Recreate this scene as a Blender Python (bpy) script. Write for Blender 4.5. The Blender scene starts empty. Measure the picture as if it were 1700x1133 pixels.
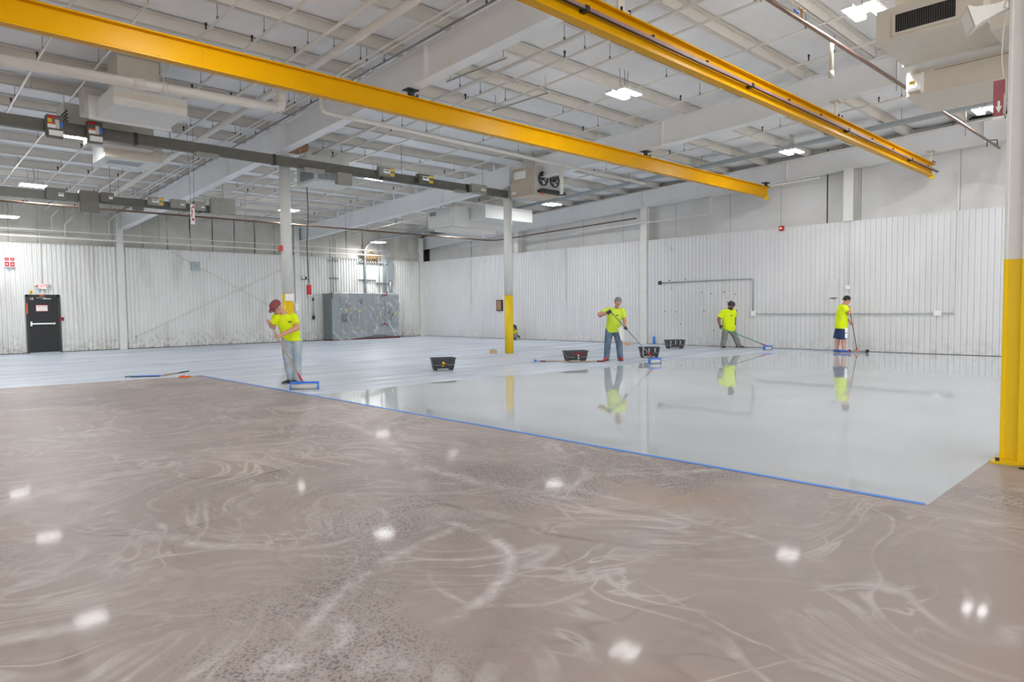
import bpy, bmesh, math, random
from mathutils import Vector, Matrix, noise
random.seed(7)
SC = bpy.context.scene
COL = SC.collection
PI = math.pi

# ------------------------------------------------------------------ camera
def lin(c):
    return tuple(((v/255)/12.92 if v/255 <= .04045 else ((v/255+.055)/1.055)**2.4) for v in c)
YAW, PITCH, ROLL, FPX, EYE = 0.804827861, -0.048936692, -0.0112224692, 1121.46, 1.5
fw = Vector((math.cos(YAW)*math.cos(PITCH), math.sin(YAW)*math.cos(PITCH), math.sin(PITCH)))
rt = Vector((math.sin(YAW), -math.cos(YAW), 0)); up = rt.cross(fw)
r2 = rt*math.cos(ROLL)+up*math.sin(ROLL); u2 = up*math.cos(ROLL)-rt*math.sin(ROLL)
cam = bpy.data.cameras.new('camera'); camo = bpy.data.objects.new('camera', cam); COL.objects.link(camo)
cam.sensor_fit = 'HORIZONTAL'; cam.sensor_width = 36.0; cam.lens = FPX/1700*36
cam.clip_start = .05; cam.clip_end = 200
camo.matrix_world = Matrix(((r2.x, u2.x, -fw.x, 0), (r2.y, u2.y, -fw.y, 0), (r2.z, u2.z, -fw.z, EYE), (0, 0, 0, 1)))
SC.camera = camo
# ------------------------------------------------------------------ world, exposure
w = bpy.data.worlds.new('world'); SC.world = w; w.use_nodes = True
w.node_tree.nodes['Background'].inputs[0].default_value = (.93, .96, 1, 1)
w.node_tree.nodes['Background'].inputs[1].default_value = 2.3  # even fill light added, entering by the hall side left open behind the camera
SC.view_settings.view_transform = 'Standard'; SC.view_settings.look = 'None'
SC.view_settings.gamma = 1; SC.view_settings.use_curve_mapping = False
SC.view_settings.exposure = 0.62
LAMP_STRENGTH = 132.0
SC.cycles.use_denoising = True
SC.cycles.adaptive_threshold = .03
SC.cycles.max_bounces = 7; SC.cycles.diffuse_bounces = 5; SC.cycles.glossy_bounces = 4
SC.cycles.transparent_max_bounces = 12
SC.cycles.caustics_reflective = False; SC.cycles.caustics_refractive = False

# ------------------------------------------------------------------ materials
def nmat(name):
    m = bpy.data.materials.new(name); m.use_nodes = True
    nt = m.node_tree; return m, nt, nt.nodes, nt.links, nt.nodes['Principled BSDF']
def mat(name, c, rough=.5, metal=0., var=0., scale=6., emit=0., spec=.5, c2=None, stretch=None, bump=0.):
    m, nt, N, L, b = nmat(name)
    col = lin(c)
    b.inputs['Roughness'].default_value = rough; b.inputs['Metallic'].default_value = metal
    b.inputs['Specular IOR Level'].default_value = spec
    tc = N.new('ShaderNodeTexCoord'); mp = N.new('ShaderNodeMapping'); L.new(tc.outputs['Object'], mp.inputs[0])
    if stretch: mp.inputs['Scale'].default_value = stretch
    nz = N.new('ShaderNodeTexNoise'); nz.inputs['Scale'].default_value = scale; nz.inputs['Detail'].default_value = 5
    L.new(mp.outputs[0], nz.inputs['Vector'])
    mx = N.new('ShaderNodeMix'); mx.data_type = 'RGBA'
    o = lin(c2) if c2 else tuple(v*(1-var) for v in col)
    rp = N.new('ShaderNodeValToRGB'); rp.color_ramp.elements[0].position = .35; rp.color_ramp.elements[1].position = .7
    L.new(nz.outputs['Fac'], rp.inputs[0]); L.new(rp.outputs[0], mx.inputs['Factor'])
    mx.inputs['A'].default_value = (*col, 1); mx.inputs['B'].default_value = (*o, 1)
    L.new(mx.outputs['Result'], b.inputs['Base Color'])
    if bump:
        bp = N.new('ShaderNodeBump'); bp.inputs['Strength'].default_value = bump; bp.inputs['Distance'].default_value = .02
        L.new(nz.outputs['Fac'], bp.inputs['Height']); L.new(bp.outputs[0], b.inputs['Normal'])
    if emit:
        b.inputs['Emission Color'].default_value = (*col, 1); b.inputs['Emission Strength'].default_value = emit
    return m
M = {}
M['deck'] = mat('insulation', (246, 247, 248), .7, var=.06, scale=2, bump=.25)
M['purlin'] = mat('purlin', (222, 217, 208), .6, var=.05, scale=3)
M['girder'] = mat('girder', (240, 240, 240), .55, var=.05, scale=1.5)
M['white'] = mat('white paint', (222, 221, 216), .5, var=.05, scale=3)
M['pipew'] = mat('white pipe', (226, 222, 214), .4, var=.04)
M['cream'] = mat('cream', (214, 204, 188), .5, var=.05)
M['yellow'] = mat('crane yellow', (218, 160, 0), .34, var=.06, scale=1.5, spec=.11)
M['yellow2'] = mat('safety yellow', (238, 200, 10), .4, var=.05, scale=2)
M['rust'] = mat('rail', (150, 116, 112), .5, var=.1)
M['black'] = mat('black', (26, 26, 28), .5)
M['dark'] = mat('dark', (52, 50, 47), .6, var=.15)
M['gap'] = mat('dark gap', (70, 68, 60), .8, var=.3)
M['bus'] = mat('busway', (104, 101, 92), .5, metal=.2, var=.15, scale=5)
M['buslt'] = mat('busway light', (150, 148, 138), .45, metal=.2, var=.12)
M['galv'] = mat('galvanized', (176, 184, 188), .4, metal=.5, var=.12, scale=9)
M['steel'] = mat('steel', (150, 150, 150), .35, metal=.8, var=.1)
M['copper'] = mat('copper', (138, 110, 96), .33, metal=.8, var=.2, scale=4)
M['brown'] = mat('brown pipe', (112, 88, 70), .5, var=.2)
M['red'] = mat('red', (190, 34, 34), .45)
M['dkred'] = mat('dark red', (120, 30, 36), .5)
M['redtxt'] = mat('sign red', (196, 40, 46), .5)
M['faded'] = mat('faded red', (170, 96, 100), .6, var=.15, scale=12)
M['signw'] = mat('sign white', (240, 238, 234), .5)
M['orange'] = mat('orange', (240, 100, 24), .5)
M['exitred'] = mat('exit red', (236, 36, 28), .5, emit=.25)
M['bluetape'] = mat('blue tape', (62, 130, 216), .5, var=.05)
M['blue'] = mat('blue plastic', (42, 112, 214), .4)
M['green'] = mat('teal pole', (40, 140, 110), .4)
M['wood'] = mat('wood pole', (176, 146, 118), .55, var=.15, scale=20)
M['cardboard'] = mat('cardboard', (208, 176, 142), .8, var=.1)
M['cabinet'] = mat('cabinet grey', (122, 130, 133), .45, var=.05)
M['roller'] = mat('roller nap', (196, 196, 192), .9, var=.1, scale=40, bump=.5)
M['tub'] = mat('tub plastic', (50, 53, 56), .45, var=.15, scale=30)
M['skin'] = mat('skin', (204, 150, 126), .5, var=.06)
M['skin2'] = mat('skin brown', (134, 92, 74), .5, var=.06)
M['hivis'] = mat('hi-vis shirt', (222, 240, 26), .75, c2=(206, 226, 30), scale=5, spec=.2, bump=.3)
M['hivis2'] = mat('hi-vis shirt lime', (204, 226, 66), .75, c2=(188, 212, 62), scale=5, spec=.2, bump=.3)
M['jeanlt'] = mat('light jeans', (176, 186, 192), .85, c2=(138, 152, 164), scale=5, spec=.15, bump=.35)
M['jean'] = mat('blue jeans', (112, 130, 146), .85, c2=(84, 102, 122), scale=5, spec=.15, bump=.35)
M['greyp'] = mat('grey trousers', (150, 150, 144), .85, c2=(116, 116, 110), scale=6, spec=.15, bump=.35)
M['navy'] = mat('navy shorts', (48, 70, 108), .7, c2=(40, 58, 90), scale=5, spec=.2)
M['maroon'] = mat('maroon cap', (140, 72, 76), .8, var=.1)
M['greycap'] = mat('charcoal cap', (66, 66, 70), .8, var=.1)
M['greyhair'] = mat('grey hair', (132, 130, 126), .8, var=.35, scale=60)
M['darkhair'] = mat('dark hair', (36, 28, 26), .7, var=.3, scale=60)
M['glove'] = mat('dark glove', (54, 56, 64), .7)
M['shoeblk'] = mat('dark shoe', (46, 44, 44), .6)
M['sole'] = mat('sole', (190, 188, 184), .6)
M['tan'] = mat('tan lace', (196, 160, 110), .7)
M['redshoe'] = mat('red shoe cover', (186, 52, 50), .6, var=.1)
M['blueshoe'] = mat('blue shoe', (52, 92, 168), .6)
M['cloth'] = mat('white rag', (234, 232, 228), .9)
M['board'] = mat('brown board', (170, 128, 88), .7, var=.1)
M['purple'] = mat('purple', (110, 50, 130), .5)
M['rock'] = mat('torn insulation', (110, 98, 84), .9, c2=(168, 132, 80), scale=6, bump=.6)
M['lampbody'] = mat('lamp body', (225, 225, 225), .4)
M['unitgrey'] = mat('unit grey', (196, 192, 184), .5, var=.04)
M['tanbox'] = mat('heater tan', (196, 180, 160), .5, var=.04)
mm, nt, N, L, b = nmat('diffuser')
N.remove(b); em = N.new('ShaderNodeEmission'); em.inputs[0].default_value = (.965, .985, 1, 1); em.inputs[1].default_value = LAMP_STRENGTH
L.new(em.outputs[0], N['Material Output'].inputs[0]); M['diff'] = mm

def math_(N, L, op, a, b_=None, clamp=False):
    n = N.new('ShaderNodeMath'); n.operation = op; n.use_clamp = clamp
    for i, v in enumerate((a, b_)):
        if v is None: continue
        if isinstance(v, (int, float)): n.inputs[i].default_value = v
        else: L.new(v, n.inputs[i])
    return n.outputs[0]
def ramp(N, L, v, p0, p1, c0=0., c1=1.):
    r = N.new('ShaderNodeMapRange'); r.inputs[1].default_value = p0; r.inputs[2].default_value = p1
    r.inputs[3].default_value = c0; r.inputs[4].default_value = c1; r.clamp = True
    L.new(v, r.inputs[0]); return r.outputs[0]
def nz_(N, L, vec, scale, detail=4, dist=0., rough=.5):
    n = N.new('ShaderNodeTexNoise'); n.inputs['Scale'].default_value = scale; n.inputs['Detail'].default_value = detail
    n.inputs['Distortion'].default_value = dist; n.inputs['Roughness'].default_value = rough
    L.new(vec, n.inputs['Vector']); return n
def mixc(N, L, f, a, b_):
    n = N.new('ShaderNodeMix'); n.data_type = 'RGBA'
    if isinstance(f, float): n.inputs['Factor'].default_value = f
    else: L.new(f, n.inputs['Factor'])
    for k, v in (('A', a), ('B', b_)):
        if isinstance(v, tuple): n.inputs[k].default_value = (*v, 1)
        else: L.new(v, n.inputs[k])
    return n.outputs['Result']
def mapped(N, L, sc=(1, 1, 1), rot=0, loc=(0, 0, 0)):
    tc = N.new('ShaderNodeTexCoord'); mp = N.new('ShaderNodeMapping'); L.new(tc.outputs['Object'], mp.inputs[0])
    mp.inputs['Scale'].default_value = sc; mp.inputs['Rotation'].default_value = (0, 0, rot); mp.inputs['Location'].default_value = loc
    return mp.outputs[0]

def concrete():
    m, nt, N, L, b = nmat('ground concrete')
    v = mapped(N, L)
    big = nz_(N, L, v, .22, 3); mid = nz_(N, L, v, 1.1, 6, .6, .6); fine = nz_(N, L, v, 9, 5, 0, .65)
    base = mixc(N, L, ramp(N, L, mid.outputs['Fac'], .3, .72), lin((139, 124, 117)), lin((165, 151, 145)))
    base = mixc(N, L, ramp(N, L, fine.outputs['Fac'], .3, .75), base, lin((154, 140, 133)))
    base = mixc(N, L, math_(N, L, 'MULTIPLY', ramp(N, L, nz_(N, L, v, .5, 3).outputs['Fac'], .55, .75), .35), base, lin((176, 146, 110)))
    # dust: thin curved ridges left by the grinder, in patches
    vd = mapped(N, L, (1, 1, 1), .5)
    wv = N.new('ShaderNodeVectorMath'); wv.operation = 'MULTIPLY_ADD'
    nzv = nz_(N, L, vd, .33, 2); L.new(nzv.outputs['Color'], wv.inputs[0]); wv.inputs[1].default_value = (5, 5, 0); L.new(vd, wv.inputs[2])
    lines = []
    for sc, wdt, st in ((.55, .022, (1, 1, 1)), (.9, .03, (1, .45, 1)), (1.5, .025, (.5, 1, 1))):
        mp = N.new('ShaderNodeMapping'); L.new(wv.outputs[0], mp.inputs[0]); mp.inputs['Scale'].default_value = st
        n = nz_(N, L, mp.outputs[0], sc, 3, 1.1, .55)
        r = math_(N, L, 'ABSOLUTE', math_(N, L, 'SUBTRACT', n.outputs['Fac'], .5))
        lines.append(ramp(N, L, r, 0., wdt, 1., 0.))
    ln = math_(N, L, 'MAXIMUM', math_(N, L, 'MAXIMUM', lines[0], lines[1]), lines[2])
    streak = ramp(N, L, nz_(N, L, wv.outputs[0], 2.2, 5, 2.2, .65).outputs['Fac'], .5, .75)
    vl = N.new('ShaderNodeVectorMath'); vl.operation = 'DISTANCE'; L.new(v, vl.inputs[0]); vl.inputs[1].default_value = (3.6, 8.0, 0)
    patch = ramp(N, L, math_(N, L, 'ADD', nz_(N, L, v, .3, 3, .5).outputs['Fac'], ramp(N, L, vl.outputs['Value'], 2., 6.5, .14, -.04)), .42, .66)
    patch2 = ramp(N, L, nz_(N, L, mapped(N, L, (1, 1, 1), 0, (9, 4, 0)), 1.0, 4, .8).outputs['Fac'], .4, .65)
    d1 = math_(N, L, 'MULTIPLY', math_(N, L, 'MULTIPLY', ln, patch2), .58)
    d2 = math_(N, L, 'MULTIPLY', math_(N, L, 'MULTIPLY', streak, patch), .72)
    dust = math_(N, L, 'MAXIMUM', d1, d2)
    # sweeping marks left by the machines: arcs of circles on the slab
    wb = N.new('ShaderNodeVectorMath'); wb.operation = 'MULTIPLY_ADD'; L.new(nz_(N, L, v, 2.2, 3).outputs['Color'], wb.inputs[0]); wb.inputs[1].default_value = (.16, .16, 0)
    L.new(v, wb.inputs[2]); wob = N.new('ShaderNodeVectorMath'); wob.operation = 'SUBTRACT'; L.new(wb.outputs[0], wob.inputs[0]); wob.inputs[1].default_value = (.08, .08, 0)
    brk = ramp(N, L, nz_(N, L, v, 3.5, 5, .5, .7).outputs['Fac'], .36, .6)
    def arc(c, R, mid_, half, w_):
        d_ = N.new('ShaderNodeVectorMath'); d_.operation = 'SUBTRACT'; L.new(wob.outputs[0], d_.inputs[0]); d_.inputs[1].default_value = (c[0], c[1], 0)
        ln_ = N.new('ShaderNodeVectorMath'); ln_.operation = 'LENGTH'; L.new(d_.outputs[0], ln_.inputs[0])
        nm = N.new('ShaderNodeVectorMath'); nm.operation = 'NORMALIZE'; L.new(d_.outputs[0], nm.inputs[0])
        dt = N.new('ShaderNodeVectorMath'); dt.operation = 'DOT_PRODUCT'; L.new(nm.outputs[0], dt.inputs[0])
        u = Vector((mid_[0]-c[0], mid_[1]-c[1], 0)).normalized(); dt.inputs[1].default_value = u
        band = ramp(N, L, math_(N, L, 'ABSOLUTE', math_(N, L, 'SUBTRACT', ln_.outputs['Value'], R)), 0., w_, 1., 0.)
        return math_(N, L, 'MULTIPLY', band, ramp(N, L, dt.outputs['Value'], math.cos(math.radians(half*1.25)), math.cos(math.radians(half*.7))))
    wh = None
    for c, R, m_, hf, w_, st in (((1.97, 3.49), .97, (2.74, 2.9), 48, .075, 1.), ((3.09, 1.18), 2.37, (2., 3.28), 22, .07, .8), ((1.36, 2.88), .24, (1.45, 2.7), 80, .06, .9), ((2.22, 4.43), .55, (2.3, 3.9), 85, .05, .5), ((2.64, 2.76), .48, (2.24, 2.49), 70, .04, .45),
                                ((-2.31, 8.5), 6.88, (4.3, 6.6), 18, .14, .7), ((-4.31, 80.8), 74.1, (1.66, 6.94), 1.3, .06, .5), ((-8.85, 3.9), 13.06, (4.16, 2.76), 5, .07, .5), ((7.07, 4.6), 3.3, (3.8, 4.4), 22, .12, .6), ((6.58, .72), 3.83, (2.85, 1.56), 9, .016, .45), ((2.0, 4.75), .55, (1.62, 4.55), 35, .09, .8)):
        a_ = math_(N, L, 'MULTIPLY', arc(c, R, m_, hf, w_), st); wh = a_ if wh is None else math_(N, L, 'MAXIMUM', wh, a_)
    dust = math_(N, L, 'MAXIMUM', dust, math_(N, L, 'MULTIPLY', wh, brk))
    dk = None
    for c, R, m_, hf, w_ in (((1.71, 5.6), .69, (1.27, 5.07), 52, .035), ((2.21, 4.77), .68, (1.68, 4.33), 46, .035), ((2.65, 6.68), .66, (2.51, 6.04), 62, .045), ((7.07, 3.86), 3.91, (3.2, 3.35), 16, .05), ((1.71, 5.6), .76, (1.2, 5.0), 40, .02)):
        a_ = arc(c, R, m_, hf, w_); dk = a_ if dk is None else math_(N, L, 'MAXIMUM', dk, a_)
    base = mixc(N, L, math_(N, L, 'MULTIPLY', math_(N, L, 'MULTIPLY', dk, brk), .6), base, lin((104, 88, 80)))
    dust = math_(N, L, 'MULTIPLY', dust, ramp(N, L, fine.outputs['Fac'], .25, .6, .35, 1.))
    # dark tyre-like scuffs
    sc2 = nz_(N, L, mapped(N, L, (1, .5, 1), 1.1, (3, 8, 0)), .7, 2, 1.4)
    scf = ramp(N, L, math_(N, L, 'ABSOLUTE', math_(N, L, 'SUBTRACT', sc2.outputs['Fac'], .47)), 0., .012, 1., 0.)
    scf = math_(N, L, 'MULTIPLY', math_(N, L, 'MULTIPLY', scf, patch2), .4)
    base = mixc(N, L, scf, base, lin((112, 96, 88)))
    # exposed stone chips
    def chips(scale, seed, dens):
        vv = mapped(N, L, (1, 1, 1), .3, (seed, seed*.7, 0))
        vo = N.new('ShaderNodeTexVoronoi'); vo.voronoi_dimensions = '2D'; vo.inputs['Scale'].default_value = scale; L.new(vv, vo.inputs['Vector'])
        wn = N.new('ShaderNodeTexWhiteNoise'); wn.noise_dimensions = '3D'; L.new(vo.outputs['Color'], wn.inputs['Vector'])
        near = ramp(N, L, vo.outputs['Distance'], .28, .36, 1., 0.)
        pk = ramp(N, L, wn.outputs['Value'], dens, dens+.02, 0., 1.)
        return math_(N, L, 'MULTIPLY', near, pk)
    cm = ramp(N, L, nz_(N, L, mapped(N, L, (1, 1, 1), 0, (2.3, 7.1, 0)), .42, 4, .3).outputs['Fac'], .51, .6)
    ch = math_(N, L, 'MULTIPLY', math_(N, L, 'MAXIMUM', chips(38, 1.3, .55), chips(70, 4.1, .5)), cm)
    base = mixc(N, L, math_(N, L, 'MULTIPLY', ch, .85), base, lin((84, 84, 88)))
    base = mixc(N, L, dust, base, lin((214, 208, 205)))
    L.new(base, b.inputs['Base Color'])
    rg = math_(N, L, 'ADD', ramp(N, L, mid.outputs['Fac'], .3, .7, .4, .5), math_(N, L, 'MULTIPLY', dust, .2))
    L.new(rg, b.inputs['Roughness']); b.inputs['Specular IOR Level'].default_value = .3
    L.new(ramp(N, L, dust, 0., .5, .04, .01), b.inputs['Coat Weight']); b.inputs['Coat Roughness'].default_value = .06
    bp = N.new('ShaderNodeBump'); bp.inputs['Strength'].default_value = .06; bp.inputs['Distance'].default_value = .01
    L.new(fine.outputs['Fac'], bp.inputs['Height']); L.new(bp.outputs[0], b.inputs['Normal'])
    return m
M['concrete'] = concrete()
def primer():
    m, nt, N, L, b = nmat('primer coat')
    a = nz_(N, L, mapped(N, L, (.25, 1.6, 1)), 1.0, 5, .4); c = nz_(N, L, mapped(N, L, (1.4, .3, 1)), .8, 4, .4)
    f = math_(N, L, 'MULTIPLY', ramp(N, L, a.outputs['Fac'], .38, .68), ramp(N, L, c.outputs['Fac'], .3, .6, .4, 1))
    col = mixc(N, L, f, lin((199, 205, 214)), lin((164, 172, 184)))
    sp = ramp(N, L, nz_(N, L, mapped(N, L, (.4, 2.4, 1), 0, (5, 3, 0)), 1.3, 3, .5).outputs['Fac'], .6, .7, 0, .6)
    col = mixc(N, L, sp, col, lin((136, 144, 157)))
    L.new(col, b.inputs['Base Color']); L.new(ramp(N, L, a.outputs['Fac'], .35, .65, .3, .6), b.inputs['Roughness'])
    return m
M['primer'] = primer()
def wet():
    m, nt, N, L, b = nmat('wet epoxy')
    a = nz_(N, L, mapped(N, L), .5, 3, .3)
    L.new(mixc(N, L, ramp(N, L, a.outputs['Fac'], .35, .65), lin((192, 197, 200)), lin((185, 190, 194))), b.inputs['Base Color'])
    b.inputs['Roughness'].default_value = .03; b.inputs['Specular IOR Level'].default_value = .5
    n2 = nz_(N, L, mapped(N, L), 1.6, 2)
    bp = N.new('ShaderNodeBump'); bp.inputs['Strength'].default_value = .008; bp.inputs['Distance'].default_value = .01
    L.new(n2.outputs['Fac'], bp.inputs['Height']); L.new(bp.outputs[0], b.inputs['Normal'])
    return m
M['wet'] = wet()
def wallmat(name, c, dirt, amt, lo=.6, hgt=.9):
    m, nt, N, L, b = nmat(name)
    geo = N.new('ShaderNodeNewGeometry'); sx = N.new('ShaderNodeSeparateXYZ'); L.new(geo.outputs['Position'], sx.inputs[0])
    mp = N.new('ShaderNodeMapping'); L.new(geo.outputs['Position'], mp.inputs[0]); mp.inputs['Scale'].default_value = (1.5, 1.5, .35)
    a = nz_(N, L, mp.outputs[0], 1.1, 5, .3); fine = nz_(N, L, geo.outputs['Position'], 7, 5)
    col = mixc(N, L, math_(N, L, 'MULTIPLY', ramp(N, L, a.outputs['Fac'], .5, .75), amt), lin(c), lin(dirt))
    low = math_(N, L, 'MULTIPLY', ramp(N, L, sx.outputs['Z'], 0., hgt, 1, 0), ramp(N, L, fine.outputs['Fac'], .42, .66))
    col = mixc(N, L, math_(N, L, 'MULTIPLY', low, lo), col, lin((138, 130, 118)))
    L.new(col, b.inputs['Base Color']); b.inputs['Roughness'].default_value = .45
    return m
M['wallL'] = wallmat('wall left paint', (224, 223, 219), (190, 186, 178), .7)
M['wallR'] = wallmat('wall right paint', (216, 215, 215), (204, 202, 200), .4, .3, .55)
M['upper'] = mat('upper wall blanket', (206, 202, 194), .7, c2=(186, 181, 170), scale=1.2, bump=.3)
M['upperR'] = mat('upper wall blanket right', (214, 213, 212), .7, c2=(200, 198, 194), scale=.8, bump=.2)
def plastic():
    m, nt, N, L, b = nmat('plastic film')
    b.inputs['Base Color'].default_value = (*lin((225, 230, 232)), 1); b.inputs['Roughness'].default_value = .25
    tr = N.new('ShaderNodeBsdfTransparent'); mx = N.new('ShaderNodeMixShader')
    lw = N.new('ShaderNodeLayerWeight'); lw.inputs[0].default_value = .35
    L.new(ramp(N, L, lw.outputs['Facing'],  .03, .65, .21, .9), mx.inputs[0])
    L.new(tr.outputs[0], mx.inputs[1]); L.new(b.outputs[0], mx.inputs[2]); L.new(mx.outputs[0], N['Material Output'].inputs[0])
    return m
M['film'] = plastic()

# ------------------------------------------------------------------ mesh helpers
class MB:
    def __init__(s): s.v = []; s.f = []; s.m = []; s.cur = 0; s.sm = []
    def add(s, vs, fs, smooth=False):
        o = len(s.v); s.v += [tuple(v) for v in vs]
        for f in fs: s.f.append([i+o for i in f]); s.m.append(s.cur); s.sm.append(smooth)
        return s
    def box(s, a, b_):
        (x0, y0, z0), (x1, y1, z1) = [tuple(min(p, q) for p, q in zip(a, b_)), tuple(max(p, q) for p, q in zip(a, b_))]
        return s.add([(x0, y0, z0), (x1, y0, z0), (x1, y1, z0), (x0, y1, z0), (x0, y0, z1), (x1, y0, z1), (x1, y1, z1), (x0, y1, z1)],
                     [(0, 3, 2, 1), (4, 5, 6, 7), (0, 1, 5, 4), (1, 2, 6, 5), (2, 3, 7, 6), (3, 0, 4, 7)])
    def cbox(s, c, d): return s.box([c[i]-d[i]/2 for i in range(3)], [c[i]+d[i]/2 for i in range(3)])
    def hexa(s, lo, hi):      # two quads of points
        return s.add(list(lo)+list(hi), [(0, 3, 2, 1), (4, 5, 6, 7), (0, 1, 5, 4), (1, 2, 6, 5), (2, 3, 7, 6), (3, 0, 4, 7)])
    def prism(s, poly, vec):
        n = len(poly); vec = Vector(vec); P = [Vector(p) for p in poly]
        return s.add(P+[p+vec for p in P], [tuple(range(n))[::-1], tuple(range(n, 2*n))]+[(i, (i+1) % n, n+(i+1) % n, n+i) for i in range(n)])
    def loft(s, rings, n=12, cap=True, smooth=True):   # ring = (centre, vecA, vecB)
        vs = []; fs = []
        for c, a, b_ in rings:
            c, a, b_ = Vector(c), Vector(a), Vector(b_)
            vs += [c+a*math.cos(2*PI*i/n)+b_*math.sin(2*PI*i/n) for i in range(n)]
        for k in range(len(rings)-1):
            for i in range(n):
                j = (i+1) % n; fs.append((k*n+i, k*n+j, (k+1)*n+j, (k+1)*n+i))
        o = len(s.v); s.add(vs, fs, smooth)
        if cap:
            s.f.append([o+i for i in range(n)][::-1]); s.m.append(s.cur); s.sm.append(False)
            s.f.append([o+(len(rings)-1)*n+i for i in range(n)]); s.m.append(s.cur); s.sm.append(False)
        return s
    def tube(s, pts, r, n=8, cap=True):
        P = [Vector(p) for p in pts]; rs = r if isinstance(r, (list, tuple)) else [r]*len(P)
        rings = []; prev = None
        for i, p in enumerate(P):
            t = (P[min(i+1, len(P)-1)]-P[max(i-1, 0)]).normalized()
            if prev is None:
                h = Vector((0, 0, 1)) if abs(t.z) < .9 else Vector((1, 0, 0)); a = t.cross(h).normalized()
            else: a = (prev-t*prev.dot(t)).normalized()
            prev = a; b_ = t.cross(a)
            k = 1.
            if 0 < i < len(P)-1:
                c = (P[i]-P[i-1]).normalized().dot((P[i+1]-P[i]).normalized()); k = 1/max(.6, math.sqrt(max(0, (1+c)/2)))
            rings.append((p, a*rs[i]*k, b_*rs[i]*k))
        return s.loft(rings, n, cap)
    def cyl(s, p, q, r, n=12, r2=None): return s.tube([p, q], [r, r if r2 is None else r2], n)
    def ball(s, c, r, n=10, m=7, rot=None):   # rot may also scale
        c = Vector(c); rr = Vector(r if isinstance(r, (tuple, list, Vector)) else (r, r, r))
        vs = []; fs = []
        for k in range(m+1):
            ph = PI*k/m
            for i in range(n):
                t = 2*PI*i/n; p = Vector((rr.x*math.sin(ph)*math.cos(t), rr.y*math.sin(ph)*math.sin(t), rr.z*math.cos(ph)))
                vs.append(c+(rot @ p if rot else p))
        for k in range(m):
            for i in range(n): fs.append((k*n+i, (k+1)*n+i, (k+1)*n+(i+1) % n, k*n+(i+1) % n))
        return s.add(vs, fs, True)
    def mesh(s, name, mats):
        me = bpy.data.meshes.new(name); me.from_pydata(s.v, [], s.f)
        for m_ in (mats if isinstance(mats, list) else [mats]): me.materials.append(M[m_] if isinstance(m_, str) else m_)
        me.polygons.foreach_set('material_index', s.m); me.polygons.foreach_set('use_smooth', s.sm)
        bm = bmesh.new(); bm.from_mesh(me); bmesh.ops.recalc_face_normals(bm, faces=bm.faces); bm.to_mesh(me); bm.free()
        return me
    def build(s, name, mats, parent=None, loc=None, rz=0, **k): return obj(name, s.mesh(name, mats), parent, loc, rz, **k)
def obj(name, data, parent=None, loc=None, rz=0, label=None, cat=None, group=None, kind=None):
    o = bpy.data.objects.new(name, data); COL.objects.link(o)
    if parent: o.parent = parent
    if loc is not None: o.location = loc
    o.rotation_euler.z = rz
    if label: o['label'] = label
    if cat: o['category'] = cat
    if group: o['group'] = group
    if kind: o['kind'] = kind
    return o
def thing(name, loc, label, cat, rz=0, group=None): return obj(name, None, None, loc, rz, label, cat, group)
def part(name, mats, parent, fn, **k):
    b_ = MB(); fn(b_); return b_.build(name, mats, parent, **k)
def box(name, m_, parent, a, b_, **k): return MB().box(a, b_).build(name, m_, parent, **k)
def ipath(pts, r=.06, n=4):      # round the corners of a path
    P = [Vector(p) for p in pts]; out = [P[0]]
    for i in range(1, len(P)-1):
        a = (P[i-1]-P[i]); c = (P[i+1]-P[i]); ra = min(r, a.length*.45, c.length*.45); a = P[i]+a.normalized()*ra; c = P[i]+c.normalized()*ra
        for k in range(n+1):
            t = k/n; out.append(a*(1-t)**2+P[i]*2*t*(1-t)+c*t*t)
    return out+[P[-1]]
def text(name, s, size, m_, parent, loc, rot, align='CENTER', ext=.002, sx=1.):
    cu = bpy.data.curves.new('t', 'FONT'); cu.body = s; cu.size = size; cu.align_x = align; cu.align_y = 'CENTER'; cu.extrude = ext
    cu.resolution_u = 2
    t = bpy.data.objects.new('t', cu); COL.objects.link(t)
    bpy.context.view_layer.update()
    me = bpy.data.meshes.new_from_object(t.evaluated_get(bpy.context.evaluated_depsgraph_get()))
    bpy.data.objects.remove(t); bpy.data.curves.remove(cu)
    me.materials.clear(); me.materials.append(M[m_])
    o = obj(name, me, parent, loc); o.rotation_euler = rot; o.scale = (sx, 1, 1); return o
ROT_W2 = (PI/2, 0, -PI/2)    # text on faces looking toward -X
ROT_W1 = (PI/2, 0, 0)        # text on faces looking toward -Y

XW, YW = 22.7, 30.7
XB, YB = -7.6, -14.0
def zdeck(y): return 6.33+.043*(16.3-y)
def zgird(y): return 5.45+.043*(16.3-y)
GX = [-7.6, .05, 7.75, 15.45, 23.02]

# ------------------------------------------------------------------ floor
fl = box('floor', 'concrete', None, (XB, YB, -.15), (XW+.5, YW+.5, 0), kind='structure')
def sheet(name, m_, poly, z0, z1):
    return MB().prism([(x, y, z0) for x, y in poly], (0, 0, z1-z0)).build(name, m_, None, kind='structure')
edge = [(5.66, 11.3), (5.95, 10.95), (7.0, 10.92), (8.08, 11.03), (9.2, 10.9), (10.1, 10.88), (11.4, 10.55), (13., 10.32), (14.4, 10.48), (15.7, 10.42), (17.4, 10.05), (19.2, 9.75), (20.7, 9.45), (21.9, 8.7), (22.7, 7.6)]
sheet('floor_primer_coat', 'primer', [(XB, 17.4), (-2., 17.2), (1.95, 16.9), (3.2, 16.72), (4.3, 16.6), (5.1, 16.5), (5.66, 16.44)]+edge+[(XW+.3, 7.6), (XW+.3, YW+.3), (XB, YW+.3)], .0, .0015)
sheet('floor_wet_coat', 'wet', [(5.66, 1.44), (XW+.3, 1.44), (XW+.3, 7.6)]+edge[::-1], .0, .003)

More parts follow.
